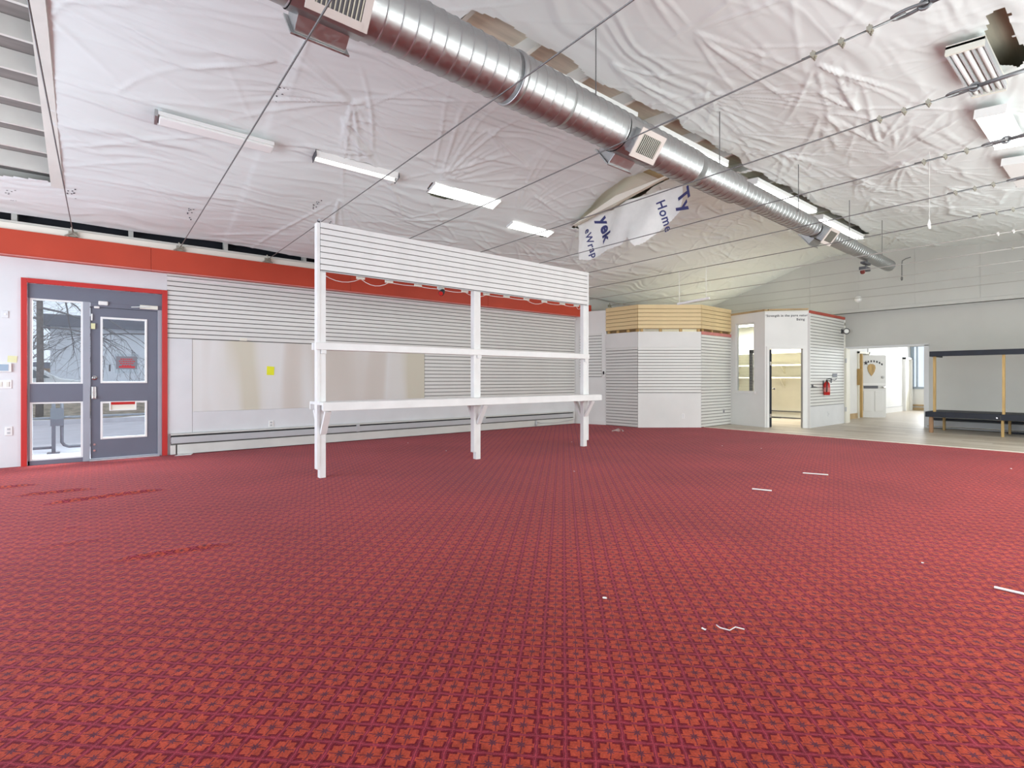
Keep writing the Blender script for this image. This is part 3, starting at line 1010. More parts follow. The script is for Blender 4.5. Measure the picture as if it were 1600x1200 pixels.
def ceiling():
    x0, x1, y0, y1, s = -3.95, 15.86, -0.95, 9.66, 0.023
    nx, ny = int((x1 - x0) / s) + 1, int((y1 - y0) / s) + 1
    gx, gy = np.linspace(x0, x1, nx), np.linspace(y0, y1, ny)
    X, Y = np.meshgrid(gx, gy, indexing='ij')
    Z = np.interp(Y, PY, PZ)
    # soft bellies between battens
    Z += 0.018 * np.sin(X * 2.43 + 0.7 * np.sin(Y * 0.9)) * np.sin(Y * 1.7 + 0.4 * X)
    Z += 0.010 * np.sin(X * 0.9 + 2.6 * Y + 1.3 * np.sin(X * 0.5))
    fix = []
    for bx in np.arange(-3.6, 15.8, 1.29):
        for by in np.arange(-0.5, 9.7, 1.25):
            if rng.random() < 0.72:
                fix.append((bx + rng.normal(0, 0.16), by + rng.normal(0, 0.25)))
    fix += [(2.35, 6.35), (8.9, 2.2), (6.6, 2.4), (4.2, 2.6)]

    def crease(px, py, g, ln, h, w0, w1):
        ca, sa = math.cos(g), math.sin(g)
        ex, ey = px + ca * ln, py + sa * ln
        i0, i1 = np.searchsorted(gx, (min(px, ex) - 0.15, max(px, ex) + 0.15))
        j0, j1 = np.searchsorted(gy, (min(py, ey) - 0.15, max(py, ey) + 0.15))
        if i1 <= i0 or j1 <= j0:
            return
        xs, ys = X[i0:i1, j0:j1] - px, Y[i0:i1, j0:j1] - py
        t = (xs * ca + ys * sa) / ln
        c = -xs * sa + ys * ca + 0.05 * np.sin(t * 5 + px) * t
        w = w0 + (w1 - w0) * np.clip(t, 0, 1)
        env = np.clip(t * 8, 0, 1) * np.clip((1 - t) * 2.0, 0, 1)
        Z[i0:i1, j0:j1] -= h * env * np.exp(-(c / w) ** 2)
    for px, py in fix:
        base = rng.choice([0, PI]) + rng.normal(0, 0.22)
        for k in range(rng.integers(8, 16)):
            if rng.random() < 0.78:
                g = base + rng.normal(0, 0.30)
            else:
                g = rng.uniform(0, 2 * PI)
            soft = 0.75 if px < 2.0 else 1.15
            crease(px, py, g, rng.uniform(0.5, 2.6), rng.uniform(0.003, 0.016) * soft, rng.uniform(0.011, 0.017), rng.uniform(0.018, 0.036))
    # the strongest stars of folds: two hard fixings near the ridge and the fans over the lit strips
    for px, py, lo, hi, n_ in ((2.35, 6.0, 2.6, 3.7, 14), (2.35, 6.0, -0.6, 1.5, 16), (4.1, 6.9, -1.9, -0.3, 14), (5.9, 7.2, -2.2, -0.4, 12), (5.3, 3.3, -1.0, 0.4, 16), (8.6, 2.2, 2.3, 4.0, 16), (9.4, 3.6, -1.4, 0.6, 18), (6.4, 7.9, -0.9, 0.9, 14)):
        for k in range(n_):
            crease(px, py, lo + (hi - lo) * (k + rng.uniform(-0.3, 0.3)) / n_, rng.uniform(0.7, 2.3), rng.uniform(0.008, 0.018), 0.011, rng.uniform(0.018, 0.032))
    # long shallow folds running with the hall near the entrance
    for k in range(90):
        crease(rng.uniform(-1.5, 5.0), rng.uniform(4.6, 9.4), rng.normal(-0.15, 0.16), rng.uniform(1.5, 4.0), rng.uniform(0.003, 0.009), 0.014, 0.026)
    # crumpled, looser sheet near the far ridge
    for k in range(520):
        px, py = rng.uniform(4.5, 15.6), rng.uniform(0.3, 4.0)
        crease(px, py, rng.uniform(0, 2 * PI), rng.uniform(0.2, 1.1), rng.uniform(0.003, 0.011), 0.013, 0.024)
    for k in range(160):
        px, py = rng.uniform(6.5, 15.6), rng.uniform(4.6, 8.0)
        crease(px, py, rng.normal(0.5, 0.6), rng.uniform(0.3, 1.4), rng.uniform(0.004, 0.018), 0.014, 0.03)
    # lapped seams
    for sx in (1.6, 5.15, 8.9, 12.4):
        Z -= 0.012 / (1 + np.exp(-(X - sx) / 0.012)) * 0.8
    idx = np.arange(nx * ny).reshape(nx, ny)
    f = np.stack([idx[:-1, :-1], idx[:-1, 1:], idx[1:, 1:], idx[1:, :-1]], -1).reshape(-1, 4)
    cx = (X[:-1, :-1] + s / 2).reshape(-1)
    cy = (Y[:-1, :-1] + s / 2).reshape(-1)
    keep = np.ones(len(f), bool)
    for h in HOLES:
        wob = 0.03 * np.sin(cx * 7) + 0.02 * np.sin(cy * 11 + cx * 3)
        keep &= ~in_poly(cx + wob * 0.5, cy + wob, h)
    f = f[keep]
    me = bpy.data.meshes.new('ceiling')
    v = np.stack([X, Y, Z], -1).reshape(-1, 3).astype(np.float32)
    me.vertices.add(len(v))
    me.vertices.foreach_set('co', v.ravel())
    me.loops.add(len(f) * 4)
    me.loops.foreach_set('vertex_index', f.ravel().astype(np.int32))
    me.polygons.add(len(f))
    me.polygons.foreach_set('loop_start', np.arange(0, len(f) * 4, 4, dtype=np.int32))
    me.polygons.foreach_set('loop_total', np.full(len(f), 4, dtype=np.int32))
    me.polygons.foreach_set('use_smooth', np.ones(len(f), bool))
    me.update(calc_edges=True)
    me.validate()
    me.materials.append(M['plastic'])
    o = bpy.data.objects.new('ceiling', me)
    COL.objects.link(o)
    tag(o, 'wrinkled white plastic sheeting stapled under the roof', kind='structure')
ceiling()
stp_ = MB()
STAPLES = stp_
for cx, cy in ((1.05, 8.95), (1.62, 6.3), (2.6, 8.1), (-0.3, 8.9), (3.0, 8.6), (-0.9, 9.2), (9.6, 1.7), (9.9, 2.3)):
    for k in range(9):
        x, y = cx + random.uniform(-0.05, 0.05), cy + random.uniform(-0.16, 0.16)
        z = zc(y) - 0.012
        stp_.box(x - 0.008, x + 0.008, y - 0.003, y + 0.003, z - 0.006, z + 0.01)

# ---- roof deck and purlins above the sheet
rf = thing('roof', (6, 4.5, 4), kind='structure')
tag(rf, 'roof deck and painted purlins above the plastic sheeting')
tag(obj('staples', STAPLES, M['darkgrey'], rf), kind='stuff')
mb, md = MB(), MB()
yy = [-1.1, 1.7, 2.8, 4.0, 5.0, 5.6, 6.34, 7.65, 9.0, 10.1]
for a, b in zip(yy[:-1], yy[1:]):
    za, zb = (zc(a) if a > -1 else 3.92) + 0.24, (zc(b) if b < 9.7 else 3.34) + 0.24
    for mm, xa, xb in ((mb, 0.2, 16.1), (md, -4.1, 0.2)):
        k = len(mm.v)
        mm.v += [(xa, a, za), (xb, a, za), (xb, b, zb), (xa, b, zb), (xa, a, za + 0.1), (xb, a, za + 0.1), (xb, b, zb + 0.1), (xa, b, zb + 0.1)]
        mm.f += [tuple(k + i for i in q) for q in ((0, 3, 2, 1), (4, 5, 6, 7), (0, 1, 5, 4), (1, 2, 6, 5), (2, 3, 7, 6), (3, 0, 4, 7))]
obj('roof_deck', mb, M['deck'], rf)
obj('roof_deck', md, M['deckdark'], rf)
for k in range(11):
    y = 5.1 + 0.40 * k
    obj('purlin', MB().box(-4.0, -0.3, y - 0.02, y + 0.02, zc(min(y, 9.6)) + 0.05, zc(min(y, 9.6)) + 0.24), M['rafter'], rf)
obj('edge_board', MB().beam((-0.44, 4.9, zc(5.6) + 0.0), (-0.44, 5.6, zc(5.6)), 0.12, 0.05).beam((-0.44, 5.6, zc(5.6)), (-0.44, 6.34, zc(6.34)), 0.12, 0.05).beam((-0.44, 6.34, zc(6.34)), (-0.44, 8.86, zc(8.86)), 0.12, 0.05), M['rafter'], rf)
for k in range(15):
    x = 2.7 + 0.81 * k
    obj('rafter', MB().box(x, x + 0.05, 3.6, 5.2, zc(4.4) + 0.06, zc(4.4) + 0.26), M['rafter'], rf)
obj('ridge_board', MB().box(2.4, 14.0, 4.58, 4.64, zc(4.6) - 0.02, zc(4.6) + 0.24), M['rafter'], rf)
obj('batten', MB().box(6.9, 7.8, 5.2, 5.3, zc(5.2) + 0.01, zc(5.2) + 0.06), M['tanwood'], rf)
obj('sheathing_panel', MB().prism([(7.0, 4.75, 4.72), (7.75, 4.75, 4.72), (7.75, 5.6, 4.74), (7.0, 5.6, 4.74)], (0, 0, 0.03)).prism([(7.0, 5.6, 4.74), (7.75, 5.6, 4.74), (7.75, 7.2, 4.28), (7.0, 7.2, 4.28)], (0, 0, 0.03)), M['cream'], rf)

# ================================================================== ENTRANCE
d1 = thing('door_3', (0, YW, 0), kind='structure')
tag(d1, 'grey street door with a glazed sidelight in a red surround')
mb = MB().box(-0.862, -0.800, 9.755, 9.80, 0, 2.62).box(0.755, 0.825, 9.755, 9.80, 0, 2.62).box(-0.80, 0.755, 9.755, 9.80, 2.555, 2.62)
obj('red_surround', mb, M['redtrim'], d1, bevel=0.004)
obj('transom_panel', MB().box(-0.80, 0.755, 9.80, 9.88, 2.35, 2.555), M['doorgrey'], d1, bevel=0.003)
obj('transom_panel', MB().box(-0.12, 0.755, 9.80, 9.88, 2.285, 2.35), M['doorgrey'], d1)
mb = MB().box(-0.80, -0.775, 9.80, 9.89, 0, 2.35).box(-0.205, -0.125, 9.79, 9.90, 0, 2.35).box(0.70, 0.755, 9.79, 9.90, 0, 2.30)
obj('mullion', mb, M['mullion'], d1, bevel=0.003)
obj('side_panel', MB().box(-0.775, -0.205, 9.80, 9.87, 0.885, 1.145), M['doorgrey'], d1, bevel=0.003)
obj('side_sill', MB().box(-0.80, -0.125, 9.80, 9.89, 0.0, 0.065), M['doorgrey'], d1, bevel=0.003)
mb = MB()
for z0, z1 in ((1.145, 2.35), (0.065, 0.885)):
    mb.box(-0.775, -0.75, 9.81, 9.87, z0, z1).box(-0.23, -0.205, 9.81, 9.87, z0, z1).box(-0.75, -0.23, 9.81, 9.87, z0, z0 + 0.022).box(-0.75, -0.23, 9.81, 9.87, z1 - 0.022, z1)
obj('glazing_bead', mb, M['white'], d1)
obj('pane', MB().box(-0.75, -0.23, 9.838, 9.844, 1.16, 2.34), M['glass'], d1)
obj('pane', MB().box(-0.75, -0.23, 9.838, 9.844, 0.08, 0.87), M['glass'], d1)
obj('threshold', MB().box(-0.13, 0.72, 9.74, 9.92, 0.0, 0.022), M['alu'], d1, bevel=0.004)
mb = MB()
mb.box(-0.12, 0.01, 9.82, 9.865, 0.03, 2.28).box(0.55, 0.697, 9.82, 9.865, 0.03, 2.28)
mb.box(0.01, 0.55, 9.82, 9.865, 2.13, 2.28).box(0.01, 0.55, 9.82, 9.865, 0.86, 1.165).box(0.01, 0.55, 9.82, 9.865, 0.03, 0.325)
leaf = obj('door_leaf', mb, M['doorgrey'], d1)
mb = MB()
for z0, z1 in ((1.165, 2.13), (0.325, 0.86)):
    mb.box(-0.005, 0.022, 9.808, 9.87, z0 - 0.015, z1 + 0.015).box(0.538, 0.565, 9.808, 9.87, z0 - 0.015, z1 + 0.015).box(0.022, 0.538, 9.808, 9.87, z0 - 0.015, z0 + 0.012).box(0.022, 0.538, 9.808, 9.87, z1 - 0.012, z1 + 0.015)
obj('glazing_bead', mb, M['white'], leaf, bevel=0.003)
obj('pane', MB().box(0.02, 0.54, 9.838, 9.844, 1.17, 2.13), M['glass'], leaf)
obj('pane', MB().box(0.02, 0.54, 9.838, 9.844, 0.33, 0.86), M['glass'], leaf)
mb = MB().box(-0.105, -0.055, 9.80, 9.82, 0.92, 1.10).box(-0.10, -0.06, 9.765, 9.80, 0.93, 0.965)
obj('pull_handle', mb, M['chrome'], leaf, bevel=0.004)
obj('deadbolt', MB().lathe((-0.075, 9.82, 1.23), (0, -1, 0), [(0.032, 0), (0.032, 0.012), (0.02, 0.02), (0.012, 0.035)], 18), M['chrome'], leaf)
obj('floor_bolt', MB().lathe((-0.075, 9.82, 0.24), (0, -1, 0), [(0.018, 0), (0.016, 0.012)], 12).lathe((-0.075, 9.82, 0.15), (0, -1, 0), [(0.018, 0), (0.016, 0.012)], 12), M['chrome'], leaf)
mb = MB().box(0.11, 0.42, 9.80, 9.835, 0.735, 0.75).box(0.10, 0.118, 9.80, 9.835, 0.735, 0.87).box(0.412, 0.43, 9.80, 9.835, 0.735, 0.87)
obj('mail_slot_frame', mb, M['white'], leaf, bevel=0.004)
obj('mail_slot', MB().box(0.118, 0.412, 9.82, 9.836, 0.75, 0.83), M['cream'], leaf)
obj('mail_slot_flap', MB().box(0.118, 0.412, 9.805, 9.836, 0.825, 0.865), M['extred'], leaf, bevel=0.003)
cl = obj('door_closer', MB().box(0.47, 0.70, 9.765, 9.80, 2.30, 2.36), M['ivory'], d1, bevel=0.006)
obj('closer_arm', MB().beam((0.60, 9.775, 2.34), (0.36, 9.72, 2.31), 0.022, 0.012), M['alu'], d1)
obj('latch_block', MB().box(-0.03, 0.085, 9.765, 9.80, 2.315, 2.375), M['white'], d1, bevel=0.012)
obj('latch_block', MB().box(-0.08, -0.015, 9.785, 9.82, 2.265, 2.295), M['white'], d1, bevel=0.006)
obj('door_sensor', MB().box(-0.115, -0.065, 9.795, 9.82, 1.955, 2.04), M['paleyellow'], leaf, bevel=0.003)
obj('door_sensor', MB().box(-0.115, -0.095, 9.795, 9.82, 2.08, 2.18), M['white'], leaf, bevel=0.003)

sg = thing('door_sign', (0.31, 9.835, 1.36), 'grey card with red print taped inside the glazed street door', 'sign')
obj('card', MB().box(0.18, 0.44, 9.828, 9.834, 1.365, 1.56), M['signgrey'], sg)
mb = MB()
for k, (a, b) in enumerate(((0.235, 0.385), (0.215, 0.41), (0.225, 0.395), (0.25, 0.37))):
    z = 1.525 - k * 0.032
    x = a
    while x < b:
        w = random.uniform(0.012, 0.03)
        mb.box(x, min(b, x + w), 9.826, 9.828, z - 0.016, z)
        x += w + 0.007
mb.box(0.215, 0.41, 9.826, 9.828, 1.385, 1.41)
tag(obj('print', mb, M['signred'], sg), kind='stuff')
obj('clear_sleeve', MB().box(0.165, 0.46, 9.8345, 9.837, 1.30, 1.60), M['glass'], sg)
obj('tag_plate', MB().box(0.095, 0.115, 9.828, 9.836, 1.33, 1.43), M['darkgrey'], leaf)

# ---- plates on the white wall by the door
def plate(name, x, z, w, h, label, cat, m='white', holes=2, dark='greymetal', y=YW):
    t = thing(name, (x, y, z), label, cat)
    obj('cover_plate', MB().box(x - w / 2, x + w / 2, y - 0.012, y, z - h / 2, z + h / 2), M[m], t, bevel=0.003)
    for k in range(holes):
        zz = z + (k - (holes - 1) / 2) * h * 0.42
        obj('socket', MB().box(x - w * 0.2, x + w * 0.2, y - 0.016, y - 0.012, zz - h * 0.12, zz + h * 0.12), M[dark], t)
    return t
plate('wall_plate', -1.02, 2.10, 0.065, 0.10, 'blank pale wall plate high beside the red door surround', 'wall plate', 'wall_cool', 1, 'white')
t = thing('intercom_panel', (-1.03, YW, 1.37), 'pale blue intercom screen on the wall beside the street door', 'intercom')
obj('case', MB().box(-1.14, -0.955, YW - 0.03, YW, 1.31, 1.43), M['white'], t, bevel=0.005)
obj('screen', MB().box(-1.12, -0.985, YW - 0.033, YW - 0.03, 1.325, 1.415), mat('pale_blue_screen', (0.35, 0.45, 0.55), 0.2), t)
t = thing('light_switch', (-1.03, YW, 1.14), 'white twin rocker switch plate below the intercom', 'switch')
obj('cover_plate', MB().box(-1.10, -0.955, YW - 0.01, YW, 1.085, 1.20), M['white'], t, bevel=0.003)
for x in (-1.065, -0.995):
    obj('rocker', MB().box(x - 0.016, x + 0.016, YW - 0.018, YW - 0.01, 1.11, 1.175), M['ivory'], t, bevel=0.002)
plate('wall_outlet', -0.985, 0.50, 0.075, 0.12, 'white duplex outlet low beside the red door surround', 'outlet')
tag(obj('sticky_note', MB().prism([(-1.0, 9.797, 1.445), (-0.905, 9.797, 1.44), (-0.90, 9.793, 1.53), (-0.995, 9.797, 1.535)], (0, 0.002, 0)), M['paleyellow']), 'faded yellow note stuck above the intercom', 'note')
plate('wall_outlet', 2.36, 0.415, 0.085, 0.12, 'white duplex outlet on the wainscot below the yellow note', 'outlet', y=YW - 0.014)
tag(obj('sticky_note', MB().prism([(2.29, 9.784, 1.285), (2.41, 9.784, 1.28), (2.415, 9.778, 1.43), (2.295, 9.784, 1.44)], (0, 0.003, 0)), M['yellow']), 'bright yellow note stuck on the bare drywall', 'note')
obj_m = obj('wall_stub', MB().box(1.86, 1.97, 9.76, 9.79, 1.87, 1.92), M['cream'])
tag(obj_m, 'small cream block fixed at the lowest slat above the drywall', 'block')

# ---- baseboard heater
hx0, hx1 = 0.87, 9.92
bh = thing('baseboard_heater', (5.4, 9.72, 0), 'long pale baseboard heater along the foot of the left wall', 'heater')
obj('top_cover', MB().prism([(hx0, 9.80, 0.335), (hx0, 9.74, 0.335), (hx0, 9.705, 0.325), (hx0, 9.705, 0.315), (hx0, 9.80, 0.315)], (hx1 - hx0, 0, 0)), M['heater'], bh)
obj('air_slot', MB().box(hx0, hx1, 9.73, 9.80, 0.275, 0.315), M['blackrub'], bh)
obj('front_panel', MB().box(hx0, hx1, 9.695, 9.712, 0.185, 0.288), M['greymetal'], bh, bevel=0.004)
obj('lower_slot', MB().box(hx0, hx1, 9.725, 9.80, 0.155, 0.2), M['groove'], bh)
obj('lower_panel', MB().box(hx0 + 0.08, hx1, 9.69, 9.72, 0.012, 0.163), M['heater'], bh, bevel=0.004)
obj('end_cap', MB().box(hx0 - 0.01, hx0 + 0.06, 9.69, 9.80, 0.012, 0.16), M['heater'], bh, bevel=0.004)
obj('end_cap', MB().box(hx1, hx1 + 0.03, 9.69, 9.80, 0.15, 0.335), M['heater'], bh, bevel=0.004)
for x in (3.9, 6.95):
    obj('joint_cover', MB().box(x, x + 0.06, 9.69, 9.72, 0.18, 0.33), M['greymetal'], bh, bevel=0.003)
t = thing('gas_valve', (8.62, 9.66, 0.02), 'small metal valve with a thin pipe before the heater end', 'valve')
obj('valve_body', MB().lathe((8.55, 9.66, 0.03), (0, 0, 1), [(0.02, 0), (0.03, 0.03), (0.03, 0.07), (0.016, 0.09), (0.016, 0.14)], 12), M['greymetal'], t, smooth=True)
obj('valve_pipe', MB().tube([(8.55, 9.66, 0.13), (8.7, 9.66, 0.09), (9.2, 9.66, 0.07), (9.65, 9.67, 0.10), (9.85, 9.67, 0.12)], 0.008, 6), M['greymetal'], t, smooth=True)

# ================================================================== WHITE DISPLAY RACK
rk = thing('display_rack', (4.5, 6.38, 0), 'tall white painted display rack with slat sign board and plank counter', 'rack')
posts = [((2.048, 2.086), (2.086, 2.160)), ((4.362, 4.408), (4.408, 4.490)), ((6.835, 6.872), (6.745, 6.835))]
for (s0, s1), (m0, m1) in posts:
    obj('post', MB().box(m0, m1, 6.345, 6.424, 0.0, 2.545), M['rack'], rk, bevel=0.003)
    obj('side_post', MB().box(s0, s1, 6.335, 6.424, 0.11, 3.125 if s0 != 4.362 else 2.54), M['rack'], rk, bevel=0.003)
obj('board_backing', MB().box(2.09, 6.868, 6.345, 6.352, 2.541, 3.131), M['groove'], rk)
first = obj('slat', MB().box(2.09, 6.868, 6.329, 6.345, 2.541 + 0.011, 2.541 + 0.07375), M['rack'], rk)
for i in range(1, 8):
    copy_part(first, rk, (0, 0, i * 0.07375))
obj('bottom_lip', MB().box(2.09, 6.868, 6.329, 6.346, 2.530, 2.541), M['greymetal'], rk)
obj('board_frame', MB().box(2.09, 6.868, 6.352, 6.39, 2.545, 2.60).box(2.09, 6.868, 6.352, 6.39, 3.07, 3.125), M['rack'], rk)
obj('shelf_rail', MB().box(2.025, 6.852, 6.297, 6.335, 1.572, 1.660), M['rack'], rk, bevel=0.003)
obj('shelf_rail', MB().box(2.025, 6.852, 6.424, 6.462, 1.572, 1.660), M['rack'], rk, bevel=0.003)
for (s, m_) in posts:
    obj('rail_block', MB().box(m_[0] + 0.01, m_[1] - 0.005, 6.31, 6.345, 1.525, 1.572), M['rack'], rk)
for y0, y1 in ((6.155, 6.245), (6.25, 6.34), (6.43, 6.52), (6.525, 6.60)):
    obj('counter_plank', MB().box(2.052, 6.99, y0, y1, 0.900, 0.935), M['rack'], rk, bevel=0.002)
obj('front_apron', MB().box(2.052, 6.99, 6.125, 6.155, 0.832, 0.930), M['rack'], rk, bevel=0.003)
obj('rear_apron', MB().box(2.052, 6.99, 6.60, 6.63, 0.832, 0.930), M['rack'], rk, bevel=0.003)
for (s, m_) in posts:
    xa = (m_[0] + m_[1]) / 2
    for y in (6.17, 6.585):
        obj('cross_bearer' if y < 6.3 else 'cross_bearer', MB().box(xa - 0.019, xa + 0.019, 6.155 if y < 6.3 else 6.424, 6.335 if y < 6.3 else 6.60, 0.835, 0.895), M['rack'], rk)
    for q, y1 in ((6.335, 6.165), (6.43, 6.59)):
        obj('brace', MB().beam((xa, q, 0.545), (xa, y1, 0.825), 0.075 if True else 0, 0.036, up=(0, 1, 0.6)), M['rack'], rk, bevel=0.002)

ls = thing('light_string', (4.6, 6.45, 2.5), 'white cord of small lamp holders under the rack sign board', 'string light')
xs = [2.65, 3.05, 3.49, 3.86, 4.28, 4.68, 5.08, 5.50, 5.90, 6.33, 6.68]
for x in xs:
    obj('lamp_holder', MB().box(x - 0.055, x + 0.055, 6.44, 6.475, 2.517, 2.555), M['ivory'], ls, bevel=0.006)
pts = []
ends = [2.16] + xs + [6.80]
for a, b in zip(ends[:-1], ends[1:]):
    sag = random.choice([0.010, 0.02, 0.05]) if a > 2.7 else 0.07
    for k in range(6):
        t = k / 6
        pts.append((a + (b - a) * t, 6.458, 2.525 - sag * 4 * t * (1 - t)))
obj('cord', MB().tube(pts, 0.0038, 6), M['white'], ls, smooth=True)
t = thing('spot_lamp', (3.85, 6.42, 2.40), 'small dark spotlight hanging at the rack board edge', 'spotlight')
obj('bracket', MB().box(3.80, 3.86, 6.40, 6.44, 2.50, 2.53), M['greymetal'], t)
obj('head', MB().lathe((3.86, 6.40, 2.485), (-0.7, -0.5, -0.55), [(0.02, -0.03), (0.035, 0.0), (0.042, 0.075), (0.036, 0.08)], 16), M['blackrub'], t, smooth=True)
obj('lens', MB().lathe((3.86, 6.40, 2.485), (-0.7, -0.5, -0.55), [(0.034, 0.078), (0.03, 0.084)], 16), M['extred'], t)
t = thing('pulley_hook', (2.09, 6.38, 3.12), 'small steel pulley hook on top of the left rack post', 'hook')
obj('plate', MB().box(2.068, 2.092, 6.35, 6.39, 3.124, 3.165), M['darkgrey'], t, bevel=0.003)
obj('wheel', MB().lathe((2.07, 6.34, 3.16), (1, 0, 0), [(0.016, 0), (0.016, 0.02)], 14), M['greymetal'], t)

# ================================================================== TIE CABLES
ORD = ['first', 'second', 'third', 'fourth', 'fifth', 'sixth', 'seventh', 'eighth', 'ninth', 'tenth', 'eleventh', 'twelfth', 'thirteenth']
ZT = 3.30
def cable(k):
    x = -0.31 + 1.29 * k
    lab = '%s steel tie cable counted from the street door, stretched overhead across the hall' % ORD[k]
    t = thing('tie_cable', (x, 4.5, ZT), lab, 'cable', 'steel tie cables across the hall')
    pts = [(x, y, ZT - 0.012 * math.sin((9.62 - y) / 10.5 * PI)) for y in np.linspace(9.62, 0.86, 9)]
    white = k >= 8
    cm = M['cablegrey'] if white else M['cable']
    hm = M['cablewhite'] if k == 8 else M['clamp']
    obj('cable', MB().tube(pts, 0.006 if k < 8 else 0.0075, 6), cm, t, smooth=True)
    # doubled tail, clamps, thimble, turnbuckle at the near end
    obj('cable_tail', MB().tube([(x + 0.014, 1.42, ZT + 0.006), (x + 0.012, 1.33, ZT + 0.004), (x + 0.011, 1.05, ZT), (x + 0.02, 0.93, ZT)], 0.006, 6), cm, t, smooth=True)
    for y in (1.345, 1.185, 1.035):
        mb = MB().box(x - 0.016, x + 0.026, y - 0.014, y + 0.014, ZT - 0.014, ZT + 0.010)
        mb.tube([(x - 0.010, y, ZT + 0.02), (x - 0.010, y, ZT - 0.034)], 0.005, 6).tube([(x + 0.021, y, ZT + 0.02), (x + 0.021, y, ZT - 0.034)], 0.005, 6)
        mb.lathe((x - 0.010, y, ZT - 0.024), (0, 0, 1), [(0.010, 0), (0.010, 0.009)], 6).lathe((x + 0.021, y, ZT - 0.024), (0, 0, 1), [(0.010, 0), (0.010, 0.009)], 6)
        obj('clamp', mb, hm, t)
    loop = []
    for g in range(16):
        a = 2 * PI * g / 16
        loop.append((x + 0.006 + 0.036 * math.sin(a) * (0.75 + 0.25 * math.cos(a)), 0.845 + 0.085 * math.cos(a), ZT))
    obj('thimble', MB().tube(loop, 0.010, 6, closed=True), M['cablewhite'] if k == 8 else M['turnbuckle'], t, smooth=True)
    mb = MB()
    loop2 = [(x + 0.006, 0.775 + 0.028 * math.cos(2 * PI * g / 12), ZT + 0.026 * math.sin(2 * PI * g / 12)) for g in range(12)]
    mb.tube(loop2, 0.009, 6, closed=True)
    mb.tube([(x + 0.006, 0.75, ZT), (x + 0.006, 0.46, ZT)], 0.015, 8)
    mb.lathe((x + 0.006, 0.48, ZT), (0, -1, 0), [(0.018, 0), (0.022, 0.01), (0.022, 0.05), (0.014, 0.06)], 10)
    mb.tube([(x - 0.016, 0.43, ZT), (x - 0.022, -0.05, ZT)], 0.013, 6).tube([(x + 0.030, 0.43, ZT), (x + 0.034, -0.05, ZT)], 0.013, 6)
    mb.lathe((x + 0.006, -0.02, ZT), (0, -1, 0), [(0.014, -0.01), (0.022, 0.0), (0.022, 0.04), (0.014, 0.06)], 10)
    mb.tube([(x + 0.006, 0.0, ZT), (x + 0.006, -0.96, ZT)], 0.011, 8)
    obj('turnbuckle', mb, M['cablewhite'] if k == 8 else M['turnbuckle'], t, smooth=True)
    # wall anchor
    mb = MB()
    mb.box(x - 0.05, x + 0.05, 9.61, 9.64, ZT - 0.055, ZT + 0.02)
    mb.tube([(x, 9.64, ZT), (x, 9.58, ZT)], 0.016, 8)
    mb.tube([(x - 0.02, 9.60, ZT + 0.07), (x + 0.02, 9.60, ZT - 0.02)], 0.010, 6)
    mb.tube([(x - 0.09, 9.60, ZT - 0.06), (x - 0.01, 9.585, ZT - 0.01)], 0.010, 6)
    mb.tube([(x + 0.07, 9.60, ZT - 0.06), (x + 0.01, 9.585, ZT - 0.01)], 0.010, 6)
    obj('anchor', mb, M['clamp'], t)
for k in range(13):
    cable(k)

# ================================================================== SPIRAL DUCT
DZ = 3.75
def dax(x):
    return 3.30 + 0.0245 * x
du = thing('spiral_duct', (5.5, 3.4, 3.5), 'long galvanised spiral duct stepping down in diameter along the ridge', 'duct')
secs = [(-3.8, 2.70, 0.206), (2.70, 3.28, 0.212), (3.28, 5.55, 0.196), (5.55, 6.6, 0.182), (6.6, 9.2, 0.152), (9.2, 11.3, 0.132), (11.3, 13.75, 0.122)]
for x0, x1, r in secs:
    c = Vector((x0, dax(x0), DZ))
    d = Vector((1, 0.0245, 0)).normalized()
    ln = (x1 - x0)
    prof = [(r, 0)]
    p = 0.0
    while p + 0.115 < ln:
        prof += [(r, p + 0.004), (r, p + 0.097), (r, p + 0.100), (r + 0.005, p + 0.103), (r + 0.005, p + 0.109), (r, p + 0.114)]
        p += 0.115
    prof.append((r, ln))
    o = obj('duct_section', MB().lathe(c, d, prof, 40), M['galv'], du)
    for pl in o.data.polygons:
        pl.use_smooth = len(pl.vertices) == 4
    obj('joint_collar', MB().lathe(c, d, [(r, -0.03), (r + 0.007, -0.028), (r + 0.009, 0.0), (r + 0.007, 0.028), (r, 0.03)], 40), M['galv'], du, smooth=True)
xe = 13.75
obj('end_cap', MB().lathe((xe, dax(xe), DZ), (1, 0, 0), [(0.124, -0.02), (0.126, 0.012), (0.05, 0.018)], 32), M['galv'], du)
